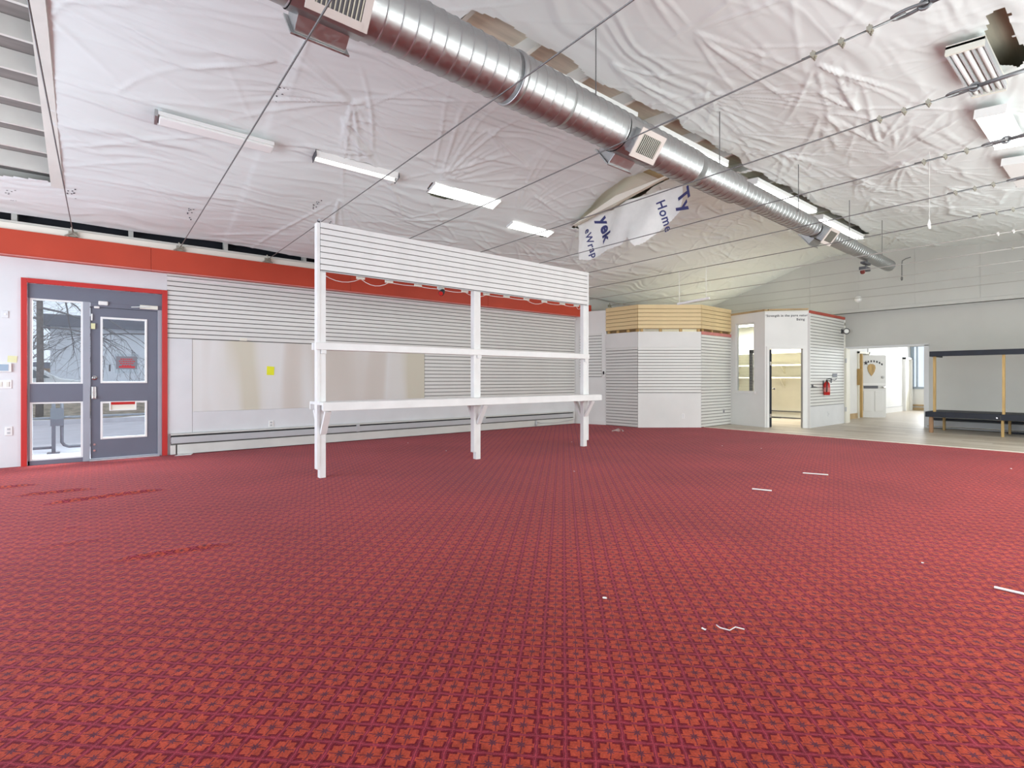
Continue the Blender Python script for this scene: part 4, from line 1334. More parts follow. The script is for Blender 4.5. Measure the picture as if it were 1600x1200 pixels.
def register(x, r, side):
    c = Vector((x, dax(x), DZ))
    g = math.radians(-38)
    out = Vector((0, side * math.cos(g), math.sin(g)))
    up = Vector((0, -side * math.sin(g) * -1, 0))
    tang = Vector((1, 0, 0))
    upv = out.cross(tang).normalized()
    L0, w, h = r + 0.085, 0.17, 0.115
    mb = MB()
    p0, p1 = c + out * (r * 0.80), c + out * L0
    mb.beam(tuple(p0), tuple(p1), 2 * w, 2 * h, up=tuple(upv))
    rg = obj('register', mb, M['galv'], du, bevel=0.003)
    # flange and grille face
    mb = MB()
    for s in (-1, 1):
        mb.beam(tuple(p1 + tang * s * w), tuple(p1 + tang * s * w + out * 0.012), 0.05, 2 * h + 0.05, up=tuple(upv))
        mb.beam(tuple(p1 + upv * s * h), tuple(p1 + upv * s * h + out * 0.012), 2 * w, 0.05, up=tuple(upv))
    obj('flange', mb, M['register'] if side < 0 else M['galv'], rg)
    obj('grille_back', MB().beam(tuple(p1 + out * 0.001), tuple(p1 + out * 0.003), 2 * w - 0.04, 2 * h - 0.04, up=tuple(upv)), M['darkgrey'], rg)
    mb = MB()
    for k in range(-5, 6):
        mb.beam(tuple(p1 + tang * k * 0.027 + out * 0.003), tuple(p1 + tang * k * 0.027 + out * 0.009), 0.008, 2 * h - 0.04, up=tuple(upv))
    tag(obj('grille', mb, M['clamp'], rg), kind='stuff')
    # saddle plate hugging the duct
    mb = MB()
    ring = []
    for xx in (x - w - 0.07, x + w + 0.07):
        for k in range(9):
            a = math.radians(-38 + (k - 4) * 13)
            ring.append((xx, dax(xx) + side * math.cos(a) * (r + 0.012), DZ + math.sin(a) * (r + 0.012)))
    mb.v = ring
    mb.f = [(k, k + 1, 10 + k, 9 + k) for k in range(8)]
    obj('saddle_plate', mb, M['galv'], rg, smooth=True)
for x, r in ((1.15, 0.206), (4.33, 0.196), (9.6, 0.132)):
    register(x, r, -1)
    register(x, r, 1)
hr = MB()
for x in (0.3, 3.6, 5.9, 8.3, 10.6, 12.6):
    m2 = MB().tube([(x, dax(x) - 0.16, DZ + 0.02), (x, dax(x) - 0.16, zc(dax(x)) + 0.1)], 0.006, 6)
    obj('hanger_rod', m2, M['cable'], du)

# small black projector bracket below the far end of the duct
t = thing('ceiling_camera', (12.2, 3.62, 3.3), 'small black camera on a stem under the far end of the duct', 'camera')
obj('stem', MB().tube([(12.2, dax(12.2), DZ - 0.11), (12.2, dax(12.2) + 0.02, 3.50)], 0.018, 8), M['darkgrey'], t)
obj('mount_arm', MB().box(11.95, 12.3, 3.56, 3.64, 3.54, 3.58), M['darkgrey'], t)
obj('body', MB().box(12.05, 12.33, 3.57, 3.70, 3.42, 3.50), M['darkgrey'], t, bevel=0.012)
obj('lens', MB().lathe((12.08, 3.64, 3.40), (-0.8, -0.3, -0.4), [(0.04, -0.02), (0.045, 0.05), (0.03, 0.06)], 14), mat('dark_red_lens', (0.12, 0.02, 0.015), 0.4), t)

# ================================================================== CEILING FIXTURES
def fixture(name, x0, x1, y, w, label, lit, slope, z, style):
    """strip fixture built flat round its centre, then tilted to the roof pitch"""
    cx, L = (x0 + x1) / 2, x1 - x0
    t = thing(name, (0, 0, 0), label, 'ceiling light', 'ceiling strip lights')
    h = L / 2
    if style == 'cover':
        obj('housing', MB().box(-h, h, -w / 2, w / 2, 0, 0.05), M['white'], t, bevel=0.004)
        obj('cover', MB().box(-h + 0.01, h - 0.01, -w / 2 + 0.01, w / 2 - 0.01, -0.035, 0.0), M['white'], t, bevel=0.012)
        obj('end_bracket', MB().box(-h - 0.03, -h, -w / 2, w / 2, -0.03, 0.06), M['galv'], t)
    elif style == 'trough':
        obj('housing', MB().box(-h, h, -w / 2, w / 2, 0.045, 0.06), M['white'], t)
        for s in (-1, 1):
            obj('side_reflector', MB().beam((-h, s * w * 0.42, 0.005), (h, s * w * 0.42, 0.005), 0.01, 0.09, up=(0, s * 0.5, 1)), M['white'], t)
        obj('end_plate', MB().box(-h - 0.006, -h, -w / 2 - 0.01, w / 2 + 0.01, -0.04, 0.06), M['darkgrey'], t)
        obj('end_plate', MB().box(h, h + 0.006, -w / 2 - 0.01, w / 2 + 0.01, -0.04, 0.06), M['darkgrey'], t)
        for s in (-0.22, 0.22):
            obj('tube', MB().tube([(-h + 0.02, s * w, 0.015), (h - 0.02, s * w, 0.015)], 0.019, 10), M['tube'] if lit else M['white'], t, smooth=True)
    elif style == 'louvre':
        obj('housing', MB().box(-h, h, -w / 2, w / 2, 0.03, 0.06), M['ivory'], t)
        obj('end_plate', MB().box(-h, -h + 0.03, -w / 2, w / 2, -0.02, 0.05), M['ivory'], t)
        obj('end_plate', MB().box(h - 0.03, h, -w / 2, w / 2, -0.02, 0.05), M['ivory'], t)
        for s in (-0.34, 0.0, 0.34):
            obj('tube', MB().tube([(-h + 0.03, s * w, 0.01), (h - 0.03, s * w, 0.01)], 0.019, 10), M['white'], t, smooth=True)
        for s in (-0.48, -0.17, 0.17, 0.48):
            obj('divider', MB().box(-h + 0.03, h - 0.03, s * w - 0.006, s * w + 0.006, -0.01, 0.04), M['greymetal'], t)
    else:
        obj('housing', MB().box(-h, h, -w / 2, w / 2, 0.0, 0.06), M['white'], t)
        obj('diffuser', MB().box(-h + 0.012, h - 0.012, -w / 2 + 0.012, w / 2 - 0.012, -0.03, 0.0), M['lamp'] if lit else M['white'], t, bevel=0.006)
        obj('end_plate', MB().box(-h - 0.004, -h + 0.012, -w / 2, w / 2, -0.034, 0.062), M['white'], t)
        obj('end_plate', MB().box(h - 0.012, h + 0.004, -w / 2, w / 2, -0.034, 0.062), M['white'], t)
    t.location = (cx, y, z)
    t.rotation_euler = (slope, 0, 0)
    return t
SL = -math.atan(0.31)
fixture('strip_light', 0.50, 1.72, 7.02, 0.15, 'unlit strip light in a flat white cover nearest the entrance', False, SL, zc(7.02) - 0.115, 'cover')
fixture('strip_light', 2.25, 3.45, 7.05, 0.15, 'narrow strip light of bare tubes between dark end plates', True, SL, zc(7.05) - 0.05, 'trough')
fixture('strip_light', 4.05, 5.35, 7.08, 0.26, 'wide glowing strip light above the left half of the rack', True, SL, zc(7.08) - 0.012, 'box')
fixture('strip_light', 5.95, 7.00, 7.48, 0.20, 'glowing strip light between the rack and the torn wrap', True, SL, zc(7.48) - 0.012, 'box')
fixture('strip_light', 2.65, 5.10, 3.98, 0.16, 'unlit white strip light above the thickest part of the duct', False, 0.1, 4.41, 'box')
fixture('strip_light', 5.50, 7.20, 3.95, 0.16, 'lit strip light above the duct by the torn wrap', True, 0.1, 4.38, 'box')
fixture('strip_light', 8.25, 10.6, 4.03, 0.18, 'lit strip light above the narrowing middle of the duct', True, 0.1, 4.41, 'box')
fixture('strip_light', 11.1, 13.4, 4.10, 0.18, 'lit strip light above the far end of the duct', True, 0.1, 4.41, 'box')
fixture('strip_light', 5.78, 6.88, 0.99, 0.26, 'unlit louvred light with bare tubes above the nearest turnbuckles', False, 0.12, 4.06, 'louvre')
fixture('strip_light', 7.40, 8.62, 1.06, 0.26, 'brightly lit square ended light behind the turnbuckles', True, 0.12, 4.06, 'box')
fixture('strip_light', 9.35, 10.6, 1.10, 0.26, 'unlit pale light beyond the brightly lit turnbuckle light', False, 0.12, 4.07, 'box')

# suspended thin tube light in front of the corner room
t = thing('hanging_tube_light', (8.72, 5.4, 2.66), 'slim white tube light hung by two rods from a cable before the tan crown', 'hanging light')
pa, pb = (8.72, 5.72, 2.665), (8.72, 5.05, 2.70)
obj('light_bar', MB().beam(pa, pb, 0.045, 0.04), M['white'], t, bevel=0.006)
for f in (0.06, 0.90):
    p = Vector(pa).lerp(Vector(pb), f)
    obj('rod', MB().tube([tuple(p), (p.x, p.y, 3.30)], 0.006, 6), M['cablewhite'], t)

# hooks and smoke detector on the gable
t = thing('smoke_detector', (15.84, 4.88, 3.35), 'round white smoke detector on the gable panel', 'smoke detector')
obj('base', MB().lathe((15.86, 4.88, 3.35), (-1, 0, 0), [(0.085, 0), (0.085, 0.02)], 24), M['white'], t)
obj('dome', MB().lathe((15.84, 4.88, 3.35), (-1, 0, 0), [(0.075, 0), (0.07, 0.025), (0.045, 0.04), (0.015, 0.045)], 24), M['white'], t, smooth=True)
t = thing('hanging_hook', (15.7, 3.88, 3.7), 'thin wire hook hanging before the gable panel', 'hook')
obj('hook_wire', MB().tube([(15.7, 3.70, 4.24), (15.7, 3.80, 4.22), (15.7, 3.87, 4.18), (15.7, 3.88, 4.1), (15.7, 3.88, 3.76)], 0.011, 6), M['cable'], t, smooth=True)
obj('weight', MB().lathe((15.7, 3.88, 3.68), (0, 0, 1), [(0.006, 0), (0.022, 0.03), (0.022, 0.08), (0.008, 0.10)], 10), M['cable'], t, smooth=True)
t = thing('hanging_clip', (8.72, 1.85, 3.23), 'white clip hung on the eighth tie cable with a thread above it', 'clip')
obj('thread', MB().tube([(8.72, 1.85, 3.37), (8.72, 1.85, zc(1.85))], 0.003, 5), M['cablewhite'], t)
obj('clip', MB().prism([(8.71, 1.835, 3.24), (8.71, 1.855, 3.24), (8.71, 1.87, 3.30), (8.71, 1.85, 3.38), (8.71, 1.835, 3.31)], (0.02, 0, 0)), M['white'], t)

# ================================================================== TORN HOUSE WRAP
X0 = 7.30
def wrap():
    k = 1.0735
    sc = lambda y, z: (y * k, 1.22 + (z - 1.22) * k)
    out = [sc(*p) for p in ((6.52, 4.02), (6.50, 3.70), (6.48, 3.37), (6.27, 3.32), (6.05, 3.37), (5.75, 3.42), (5.50, 3.43), (5.32, 3.52), (5.15, 3.33), (5.02, 3.36), (4.75, 3.55), (4.45, 3.75), (4.40, 3.95), (4.41, 4.14), (4.79, 4.17), (5.3, 4.16), (5.97, 4.13))]
    ax = np.array(out)
    s = 0.016
    ys = np.arange(ax[:, 0].min() - s, ax[:, 0].max() + s, s)
    zs = np.arange(ax[:, 1].min() - s, ax[:, 1].max() + s, s)
    Yg, Zg = np.meshgrid(ys, zs, indexing='ij')
    ins = in_poly(Yg, Zg, out)
    bend = lambda y, z: X0 + 0.05 * np.sin(y * 4.2) + 0.03 * np.sin(y * 9 + z * 5) + 0.10 * (4.3 - z) * np.sin(y * 1.7 + 1) - 0.10 * np.exp(-((y - 5.65) / 0.12) ** 2) * (4.2 - z)
    v = [(float(bend(a, b)), float(a), float(b)) for a, b in zip(Yg.ravel(), Zg.ravel())]
    idx = np.arange(Yg.size).reshape(Yg.shape)
    mb = MB()
    used = {}
    for i in range(Yg.shape[0] - 1):
        for j in range(Yg.shape[1] - 1):
            if ins[i, j] and ins[i + 1, j] and ins[i + 1, j + 1] and ins[i, j + 1]:
                q = []
                for c in (idx[i, j], idx[i + 1, j], idx[i + 1, j + 1], idx[i, j + 1]):
                    if c not in used:
                        used[c] = len(mb.v)
                        mb.v.append(v[c])
                    q.append(used[c])
                mb.f.append(tuple(q))
    return mb, bend
t = thing('torn_house_wrap', (X0, 5.9, 3.9), 'torn white house wrap flap with blue lettering hanging from the ceiling', 'torn sheet')
mb, bend = wrap()
sheet = obj('wrap_sheet', mb, M['paper'], t, smooth=True)
sm = sheet.modifiers.new('thick', 'SOLIDIFY')
sm.thickness = 0.003
mb2 = MB().prism([(7.27, 7.05, 4.18), (7.27, 4.80, 4.42), (7.20, 4.75, 4.40), (7.12, 5.6, 4.20), (7.15, 6.5, 4.12)], (0, 0, 0.02))
obj('folded_back', MB().prism([(7.33, 7.10, 4.22), (7.36, 6.0, 4.56), (7.36, 4.75, 4.60), (7.02, 4.75, 4.45), (6.98, 5.8, 4.40), (7.05, 6.9, 4.16)], (0.01, 0, 0.012)), M['cream'], t)

def text_mesh(name, body, size, m, parent, matrix, bold=0.0, onsheet=None):
    cu = bpy.data.curves.new(name, 'FONT')
    cu.body = body
    cu.size = size
    cu.extrude = 0.002
    cu.offset = bold
    cu.resolution_u = 3
    cu.space_character = 1.12
    tmp = bpy.data.objects.new(name, cu)
    COL.objects.link(tmp)
    dg = bpy.context.evaluated_depsgraph_get()
    me = bpy.data.meshes.new_from_object(tmp.evaluated_get(dg))
    bpy.data.objects.remove(tmp)
    me.transform(matrix)
    org = ORG[parent.name]
    for vv in me.vertices:
        if onsheet is not None:
            vv.co.x = onsheet(vv.co.y, vv.co.z) - 0.006 + (vv.co.x - X0)
        vv.co -= Vector(org)
    me.materials.clear()
    me.materials.append(m)
    o = bpy.data.objects.new(name, me)
    COL.objects.link(o)
    o.parent = parent
    return o

def on_wrap(y, z, ang):
    # text plane faces -X; reading direction turned by ang from +(-Y) towards -Z
    ux = Vector((0, -math.cos(ang), -math.sin(ang)))
    uy = Vector((0, -math.sin(ang), math.cos(ang)))
    uz = ux.cross(uy)
    m4 = Matrix((ux, uy, uz)).transposed().to_4x4()
    return Matrix.Translation((X0, y, z)) @ m4
g = math.radians(76)
text_mesh('lettering', 'yek', 0.31, M['navy'], sheet, on_wrap(6.50, 4.22, g), 0.010, bend)
text_mesh('lettering', 'eWrap', 0.19, M['navy'], sheet, on_wrap(6.80, 4.08, g), 0.003, bend)
text_mesh('lettering', 'Ty', 0.34, M['navy'], sheet, on_wrap(4.84, 4.26, g), 0.010, bend)
text_mesh('lettering', 'Home', 0.20, M['navy'], sheet, on_wrap(5.18, 4.18, g), 0.003, bend)

# ================================================================== WALL ITEMS AT THE FAR END
# lettering over the office door
d56 = Vector((P6[0] - P5[0], P6[1] - P5[1], 0)).normalized()
nv = Vector((n56[0], n56[1], 0))
def on_office(t, z):
    p = lerp(P5, P6, t)
    m4 = Matrix((d56, Vector((0, 0, 1)), nv)).transposed().to_4x4()
    return Matrix.Translation((p[0] + nv.x * 0.003, p[1] + nv.y * 0.003, z)) @ m4
wd = thing('wall_lettering', (13.2, 5.6, 2.6), 'small dark quotation lettered above the office doorway', 'lettering')
text_mesh('text_line', "'Strength in the pure natural", 0.078, M['ink'], wd, on_office(0.02, 2.755), 0.001)
text_mesh('text_line', 'Being', 0.078, M['ink'], wd, on_office(0.72, 2.655), 0.001)

# fire extinguisher
fe = thing('fire_extinguisher', (14.40, 5.14, 0.80), 'red fire extinguisher hung on the office slatwall', 'fire extinguisher')
c = (14.42, 5.13, 0.80)
obj('cylinder', MB().lathe(c, (0, 0, 1), [(0.065, 0), (0.075, 0.012), (0.075, 0.26), (0.060, 0.31), (0.030, 0.335), (0.025, 0.345)], 20), M['extred'], fe, smooth=True)
obj('valve', MB().lathe((14.42, 5.13, 1.145), (0, 0, 1), [(0.026, 0), (0.026, 0.03), (0.018, 0.04)], 14), M['blackrub'], fe)
obj('lever', MB().beam((14.40, 5.13, 1.20), (14.53, 5.10, 1.215), 0.025, 0.012).beam((14.40, 5.13, 1.18), (14.52, 5.10, 1.17), 0.02, 0.01), M['blackrub'], fe)
obj('hose', MB().tube([(14.41, 5.11, 1.165), (14.34, 5.09, 1.14), (14.325, 5.09, 1.02), (14.33, 5.10, 0.88)], 0.012, 8), M['blackrub'], fe, smooth=True)
obj('label_band', MB().lathe((14.42, 5.13, 0.88), (0, 0, 1), [(0.0758, 0), (0.0758, 0.11)], 20), M['pinkplate'], fe)
obj('wall_bracket', MB().box(14.38, 14.46, 5.195, 5.215, 0.95, 1.17), M['darkgrey'], fe)
t = thing('wall_placard', (15.16, 5.20, 1.26), 'small grey placard on the office slatwall above the extinguisher', 'sign')
obj('card', MB().box(15.02, 15.32, 5.20, 5.209, 1.265, 1.345), M['signgrey'], t)
obj('frame', MB().box(15.0, 15.34, 5.198, 5.2, 1.255, 1.265).box(15.0, 15.34, 5.198, 5.2, 1.345, 1.355), M['darkgrey'], t)
t = thing('slatwall_hook', (14.92, 5.19, 1.12), 'dark hook bracket between the placard and the extinguisher', 'hook')
obj('back_plate', MB().box(14.89, 14.95, 5.195, 5.209, 1.11, 1.23), M['darkgrey'], t)
obj('prong', MB().tube([(14.92, 5.195, 1.19), (14.92, 5.12, 1.18), (14.92, 5.08, 1.21)], 0.010, 6), M['darkgrey'], t)
t = thing('slatwall_hook', (13.72, 5.19, 1.0), 'dark hook bracket near the office door corner', 'hook')
obj('back_plate', MB().box(13.68, 13.76, 5.195, 5.209, 1.00, 1.07), M['darkgrey'], t)
obj('prong', MB().tube([(13.74, 5.195, 1.02), (13.80, 5.12, 1.0)], 0.010, 6), M['darkgrey'], t)
t = thing('wall_lamp', (15.86, 5.12, 2.5), 'small round emergency lamp at the top corner of the office slatwall', 'lamp')
obj('back_plate', MB().box(15.62, 15.68, 5.19, 5.21, 2.44, 2.56), M['darkgrey'], t)
obj('arm', MB().tube([(15.65, 5.19, 2.50), (15.72, 5.12, 2.50)], 0.012, 6), M['darkgrey'], t)
obj('lamp_ring', MB().lathe((15.72, 5.12, 2.50), (-0.8, -0.6, 0), [(0.075, -0.02), (0.085, 0.02), (0.07, 0.03)], 20), M['darkgrey'], t, smooth=True)
obj('lens', MB().lathe((15.72, 5.12, 2.50), (-0.8, -0.6, 0), [(0.066, 0.026), (0.05, 0.04)], 20), M['white'], t, smooth=True)
plate('wall_outlet', 14.75, 0.30, 0.07, 0.13, 'white outlet on the plain panel below the office slatwall', 'outlet', 'wall_cool', 1, y=5.212)
# switch on the end wall, outlets on the corner room
t = thing('light_switch', (10.31, 8.99, 1.30), 'black and white switch at the edge of the corner room', 'switch')
obj('cover_plate', MB().box(10.315, 10.34, 8.94, 9.02, 1.26, 1.42), M['white'], t, bevel=0.003)
obj('toggle', MB().box(10.305, 10.32, 8.955, 9.0, 1.33, 1.41), M['blackrub'], t)
n34 = facing(P3, P4)
t = thing('wall_outlet', (12.6, 6.98, 0.33), 'grey outlet low on the right slatwall facet of the corner room', 'outlet')
q0, q1 = lerp(P3, P4, 0.70), lerp(P3, P4, 0.745)
obj('cover_plate', MB().wallbox(q0, q1, 0.30, 0.42, 0.02, 0.03, n34), M['greymetal'], t)
obj('socket', MB().wallbox(lerp(P3, P4, 0.712), lerp(P3, P4, 0.733), 0.32, 0.40, 0.03, 0.034, n34), M['darkgrey'], t)
n23 = facing(P2, P3)
t = thing('wall_outlet', (11.3, 7.3, 0.26), 'white outlet on the plain lower panel of the corner room', 'outlet')
obj('cover_plate', MB().wallbox(lerp(P2, P3, 0.685), lerp(P2, P3, 0.735), 0.225, 0.35, 0.02, 0.03, n23), M['white'], t)
obj('socket', MB().wallbox(lerp(P2, P3, 0.70), lerp(P2, P3, 0.72), 0.24, 0.335, 0.03, 0.033, n23), M['wall_cool'], t)

# ================================================================== BLACK-TOPPED BENCH
bn = thing('work_bench', (14.9, 1.5, 0), 'black topped lumber bench with a raised black shelf against the back wall', 'bench')
ye = 3.14
obj('bench_top', MB().box(14.64, 15.62, -0.6, ye, 0.455, 0.475), M['black'], bn)
obj('front_board', MB().box(14.58, 14.62, 1.93, ye + 0.03, 0.355, 0.472), M['black'], bn, bevel=0.004)
obj('front_board', MB().box(14.575, 14.62, -0.6, 1.92, 0.350, 0.470), M['black'], bn, bevel=0.004)
obj('end_board', MB().box(14.62, 15.62, ye, ye + 0.03, 0.36, 0.472), M['black'], bn, bevel=0.004)
obj('upper_shelf', MB().box(14.60, 15.55, -0.6, ye - 0.07, 1.78, 1.80), M['pine'], bn)
obj('upper_front_board', MB().box(14.56, 14.60, -0.6, ye - 0.05, 1.715, 1.83), M['black'], bn, bevel=0.004)
obj('upper_end_board', MB().box(14.60, 15.55, ye - 0.09, ye - 0.05, 1.715, 1.83), M['black'], bn, bevel=0.004)
for y in (3.02, 1.885, 0.75):
    obj('shelf_post', MB().box(14.63, 14.72, y - 0.02, y + 0.02, 0.47, 1.78), M['pine'], bn, bevel=0.003)
for k, (x, y) in enumerate(((14.62, 3.09), (15.50, 3.02), (14.63, 1.90), (15.50, 1.9), (14.62, 0.8), (15.5, 0.8))):
    obj('leg', MB().box(x, x + 0.09, y - 0.02 if k else y - 0.045, y + 0.02, 0.0, 0.455 if k % 2 else 0.36), M['pinedark'] if k == 0 else M['pine'], bn, bevel=0.003)
obj('bolt', MB().lathe((14.575, 1.975, 0.395), (-1, 0, 0), [(0.02, 0), (0.015, 0.01)], 10), M['chrome'], bn)
bh2 = thing('wall_heater', (15.95, 1.8, 0), 'grey baseboard heater under the black topped bench', 'heater')
obj('cover', MB().box(15.86, 16.0, -0.8, 3.35, 0.02, 0.20), M['greymetal'], bh2, bevel=0.006)
obj('cover_top', MB().box(15.84, 16.0, -0.8, 3.35, 0.215, 0.26), M['black'], bh2, bevel=0.004)
obj('pipe', MB().tube([(15.82, 3.4, 0.06), (15.82, -0.8, 0.05)], 0.012, 6), M['chrome'], bh2)
lb = thing('lumber_offcut', (15.7, 1.0, 0), 'dark board lying on the floor under the bench', 'board')
obj('board', MB().box(15.6, 15.76, -0.5, 1.95, 0.0, 0.035), M['black'], lb, bevel=0.003)
obj('paint_splash', MB().box(15.60, 15.7, 1.2, 1.3, 0.035, 0.037), M['cream'], lb)

# ================================================================== LITTER ON THE CARPET
def stick(a, b, label, w=0.022, z=0.004):
    tag(obj('wood_strip', MB().beam((a[0], a[1], z + 0.006), (b[0], b[1], z + 0.006), w, 0.010), M['paper'], bevel=0.002), label, 'strip', 'pale strips on the carpet')
stick((7.02, 2.775), (7.13, 2.52), 'pale wooden strip on the carpet nearest the vinyl floor')
stick((5.575, 2.725), (5.645, 2.545), 'short pale wooden strip in the middle of the carpet')
stick((4.042, 0.56), (4.044, 0.40), 'pale wooden strip on the carpet closest to the viewer', 0.016)
tag(obj('paper_sheet', MB().prism([(0.90, 9.58, 0.004), (1.12, 9.56, 0.004), (1.16, 9.67, 0.010), (0.96, 9.68, 0.006)], (0, 0, 0.004)), M['paper']), 'white paper sheet on the carpet by the heater end', 'paper')
LIT = [(4.517, 8.75, 'on the carpet below the long heater'), (4.52, 7.39, 'behind the middle post of the rack'), (4.83, 4.71, 'in front of the middle post of the rack'),
       (8.75, 4.82, 'on the open carpet towards the corner room'), (8.96, 4.22, 'on the open carpet towards the office door'), (2.173, 1.883, 'on the near carpet, nearest the middle of the photo'),
       (2.277, 1.35, 'beside the bent white thread'), (7.03, 6.92, 'behind the right post of the rack'), (4.22, 0.93, 'near the strip closest to the viewer'), (9.56, 1.155, 'at the far right of the carpet by the vinyl floor')]
for i, (x, y, where) in enumerate(LIT):
    mb = MB()
    n = 6
    r = random.uniform(0.008, 0.015)
    poly = [(x + r * random.uniform(0.6, 1.2) * math.cos(2 * PI * k / n), y + r * random.uniform(0.6, 1.2) * math.sin(2 * PI * k / n), 0.003 + random.uniform(0, 0.004)) for k in range(n)]
    mb.prism(poly, (0, 0, 0.003))
    tag(obj('paper_scrap', mb, M['paper']), 'tiny paper scrap ' + where, 'scrap', 'paper scraps on the carpet')
t = MB()
pl = []
for k in range(14):
    a = 2 * PI * k / 14
    pl.append((9.12 + 0.12 * math.cos(a) * (1 + 0.3 * math.sin(3 * a)), 7.50 + 0.16 * math.sin(a) * (1 + 0.2 * math.cos(2 * a)), 0.02 + 0.03 * (k % 2)))
k0 = len(pl)
t.v = pl + [(9.12, 7.5, 0.10), (9.18, 7.44, 0.07)]
t.f = [(k, (k + 1) % 14, k0 + (k % 5 == 0)) for k in range(14)]
cp = mat('crumpled_clear_plastic', (0.70, 0.62, 0.58), 0.2)
cp.node_tree.nodes['Principled BSDF'].inputs['Alpha'].default_value = 0.35
tag(obj('plastic_scrap', t, cp), 'crumpled clear plastic on the carpet before the corner room', 'plastic')
st = MB().tube([(2.36, 1.33, 0.008), (2.34, 1.30, 0.012), (2.355, 1.26, 0.010), (2.40, 1.255, 0.014), (2.42, 1.22, 0.010)], 0.003, 5)
tag(obj('thread_scrap', st, M['paper'], smooth=True), 'bent white thread lying on the near carpet', 'thread')

# ================================================================== OUTSIDE THE DOOR
gr = thing('ground', (0, 25, -0.1), kind='structure')
obj('concrete_walk', MB().box(-14, 14, 10.0, 13.2, -0.14, -0.04), M['concrete'], gr)
obj('asphalt_road', MB().box(-40, 40, 13.2, 19.6, -0.20, -0.10), M['asphalt'], gr)
obj('kerb', MB().box(-40, 40, 19.6, 19.8, -0.2, 0.03), M['concrete'], gr)
bk = MB()
nb = 40
for i in range(nb + 1):
    for j in range(7):
        bk.v.append((-30 + 60 * i / nb, 19.8 + j * 0.8, 0.03 + 0.10 * j + random.uniform(-0.05, 0.05)))
for i in range(nb):
    for j in range(6):
        k = i * 7 + j
        bk.f.append((k, k + 7, k + 8, k + 1))
obj('planted_bank', bk, M['bank'], gr)
obj('far_ground', MB().box(-60, 60, 24.4, 70, 0.2, 0.55), M['asphalt'], gr)
bl = thing('building', (5, 31, 0), 'plain white building with a dark flat roof across the road', 'building')
obj('wall', MB().box(-1.75, 18, 30.5, 40, 0.3, 3.55), M['stucco'], bl)
obj('roof', MB().box(-1.95, 18.3, 30.1, 40.2, 3.55, 4.05), M['slate'], bl)
obj('window', MB().box(4.0, 5.2, 30.46, 30.5, 1.2, 2.3), M['carglass'], bl)
obj('door', MB().box(7.0, 8.0, 30.46, 30.5, 0.5, 2.5), M['slate'], bl)
b2_ = thing('brick_building', (-6, 48, 0), 'long low tan building far behind the parked cars', 'building')
obj('wall', MB().box(-16, -2.0, 46, 50, 0.5, 1.9), M['tan_fence'], b2_)
obj('roof', MB().box(-16.3, -1.8, 45.7, 50.3, 1.9, 2.3), M['slate'], b2_)

def car(x, y, z, label, rot=0.0):
    t = thing('parked_car', (x, y, z), label, 'car')
    prof = [(-2.1, 0.35), (-2.15, 0.70), (-1.95, 0.88), (-1.1, 0.95), (-0.5, 1.36), (0.75, 1.40), (1.45, 0.98), (2.05, 0.90), (2.15, 0.6), (2.1, 0.35)]
    obj('car_body', MB().prism([(x + a, y - 0.85, z + b) for a, b in prof], (0, 1.7, 0)), M['carpaint'], t, bevel=0.05)
    obj('side_window', MB().prism([(x - 0.95, y - 0.862, z + 0.97), (x - 0.45, y - 0.862, z + 1.30), (x + 0.68, y - 0.862, z + 1.33), (x + 1.2, y - 0.862, z + 0.99)], (0, 0.02, 0)), M['carglass'], t)
    for wx in (-1.3, 1.3):
        obj('wheel', MB().lathe((x + wx, y - 0.88, z + 0.32), (0, 1, 0), [(0.2, 0), (0.32, 0.02), (0.32, 0.2), (0.2, 0.22)], 18), M['blackrub'], t)
car(-2.6, 25.4, 0.25, 'white parked car beside the tree trunk across the road')
car(-6.2, 33.0, 0.55, 'white parked car farther back behind the first one')

def branch(mb, p, d, ln, r, depth, droop=0.10):
    pts, rs = [p], [r]
    q, dd_ = Vector(p), Vector(d).normalized()
    n = 5
    for i in range(n):
        dd_ = (dd_ + Vector((random.gauss(0, 0.13), random.gauss(0, 0.13), random.gauss(0, 0.10) - droop))).normalized()
        q = q + dd_ * ln / n
        pts.append(tuple(q))
        rs.append(r * (1 - 0.75 * (i + 1) / n))
    mb.tube(pts, rs, 5 if depth < 2 else 4)
    if depth < 3:
        for k in range(4 if depth < 2 else 3):
            i = random.randint(1, n)
            nd = (dd_ + Vector((random.gauss(0, 0.7), random.gauss(0, 0.6), random.gauss(0, 0.45)))).normalized()
            branch(mb, pts[i], nd, ln * random.uniform(0.45, 0.7), rs[i] * 0.75 + 0.002, depth + 1, droop)

def tree(x, y, z, h, r, label, dirs, ln, seed, droop=0.10):
    random.seed(seed)
    t = thing('bare_tree', (x, y, z), label, 'tree', 'bare trees across the road')
    obj('trunk', MB().tube([(x, y, z), (x + 0.02, y, z + h * 0.4), (x, y, z + h)], [r * 1.15, r, r * 0.9], 12), M['bark'], t, smooth=True)
    for d, f in dirs:
        mb = MB()
        branch(mb, (x, y, z + h * f), d, ln * random.uniform(0.8, 1.15), max(0.036, r * 0.32), 0, droop)
        tag(obj('branch', mb, M['twig'], t), kind='stuff')
tree(-1.42, 20.6, 0.05, 4.1, 0.082, 'thick bare tree trunk cut off flat, seen through the sidelight', [((-1, 0, 0.3), 0.95), ((-0.8, -0.4, 0.1), 0.72), ((1, -0.3, 0.05), 0.80), ((1, 0.2, 0.25), 0.97), ((0.6, -0.8, 0.1), 0.66), ((1, -0.2, 0.3), 0.88), ((-1, 0.1, 0.15), 0.85)], 2.6, 11, 0.13)
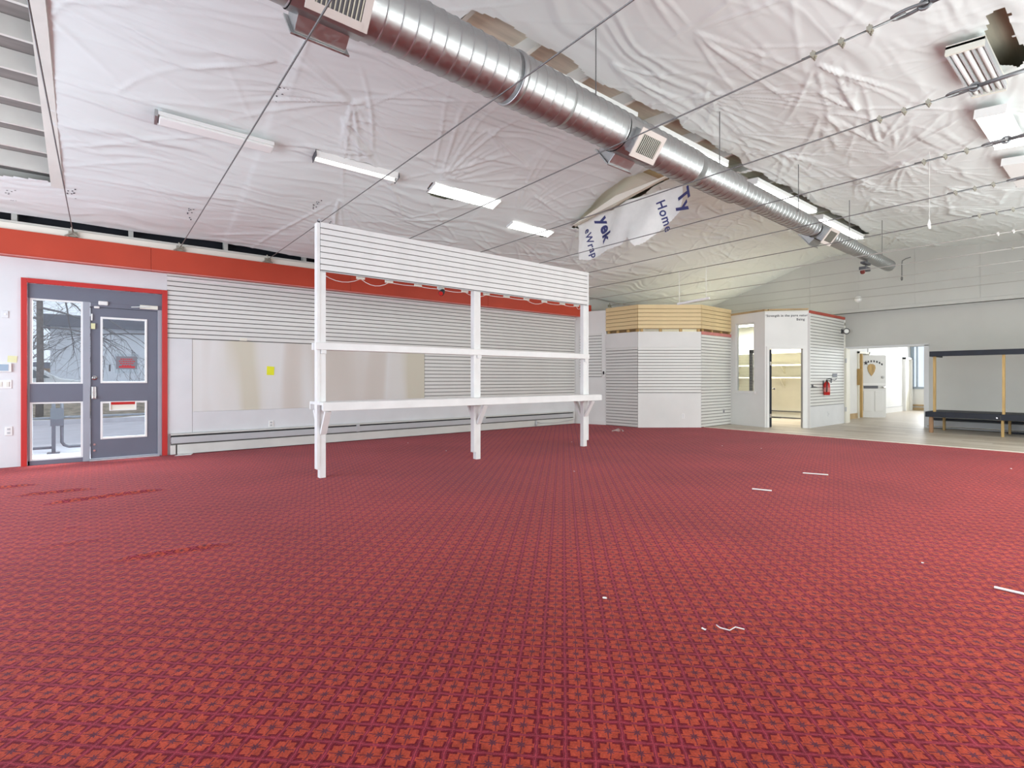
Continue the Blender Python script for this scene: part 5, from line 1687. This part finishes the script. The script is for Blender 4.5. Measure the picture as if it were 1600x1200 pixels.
tree(1.6, 21.2, 0.1, 4.3, 0.10, 'bare spreading tree seen through the glazed door', [((-1, -0.2, 0.35), 0.9), ((0.9, -0.3, 0.1), 0.75), ((-0.7, 0.3, 0.5), 0.8), ((0.5, 0.2, 0.7), 0.95), ((1, 0.1, -0.1), 0.6), ((-1, 0.1, 0.0), 0.62)], 2.2, 5, 0.07)
for i, (x, y, lab) in enumerate(((-2.6, 27.6, 'bare grey shrub thicket left of the white building'), (-3.5, 34.5, 'taller bare thicket behind the parked cars'), (-2.9, 30.4, 'bare thicket against the end of the white building'))):
    tree(x, y, 0.4, 2.4, 0.07, lab, [((-0.5, 0, 1), 0.3), ((0.5, 0.2, 1), 0.4), ((-0.8, 0.2, 0.6), 0.6), ((0.7, -0.3, 0.7), 0.7), ((0, 0.3, 1), 0.95), ((-0.2, -0.4, 1), 0.8)], 2.6, 40 + i, 0.0)
random.seed(3)
rl = thing('pipe_railing', (-0.6, 11.55, -0.04), 'dark pipe railing on the walk outside the sidelight', 'railing')
y = 11.55
def loop(x0, x1):
    return [(x0, y, 0.95), (x0, y, 0.14), (x0 + (0.03 if x1 > x0 else -0.03), y, 0.09), (x0 + (0.09 if x1 > x0 else -0.09), y, 0.06), (x1, y, 0.06)]
obj('rail_frame', MB().tube(loop(-0.515, 1.3), 0.024, 8), M['pipe'], rl, smooth=True)
obj('rail_frame', MB().tube([(-0.62, y, 0.06), (-2.6, y, 0.06)], 0.022, 8), M['pipe'], rl, smooth=True)
obj('post', MB().box(-0.645, -0.595, y - 0.025, y + 0.025, -0.04, 0.98), M['pipe'], rl)
obj('top_rail', MB().tube([(-2.6, y, 0.555), (-0.62, y, 0.555)], 0.02, 8), M['pipe'], rl)
obj('top_rail', MB().tube([(-0.515, y, 0.565), (1.3, y, 0.575)], 0.02, 8), M['pipe'], rl)
obj('clamp_plate', MB().box(-0.66, -0.49, y - 0.03, y + 0.03, 0.42, 0.72), M['pipe'], rl)
obj('base_plate', MB().box(-0.70, -0.54, y - 0.07, y + 0.07, -0.04, -0.025), M['pipe'], rl)
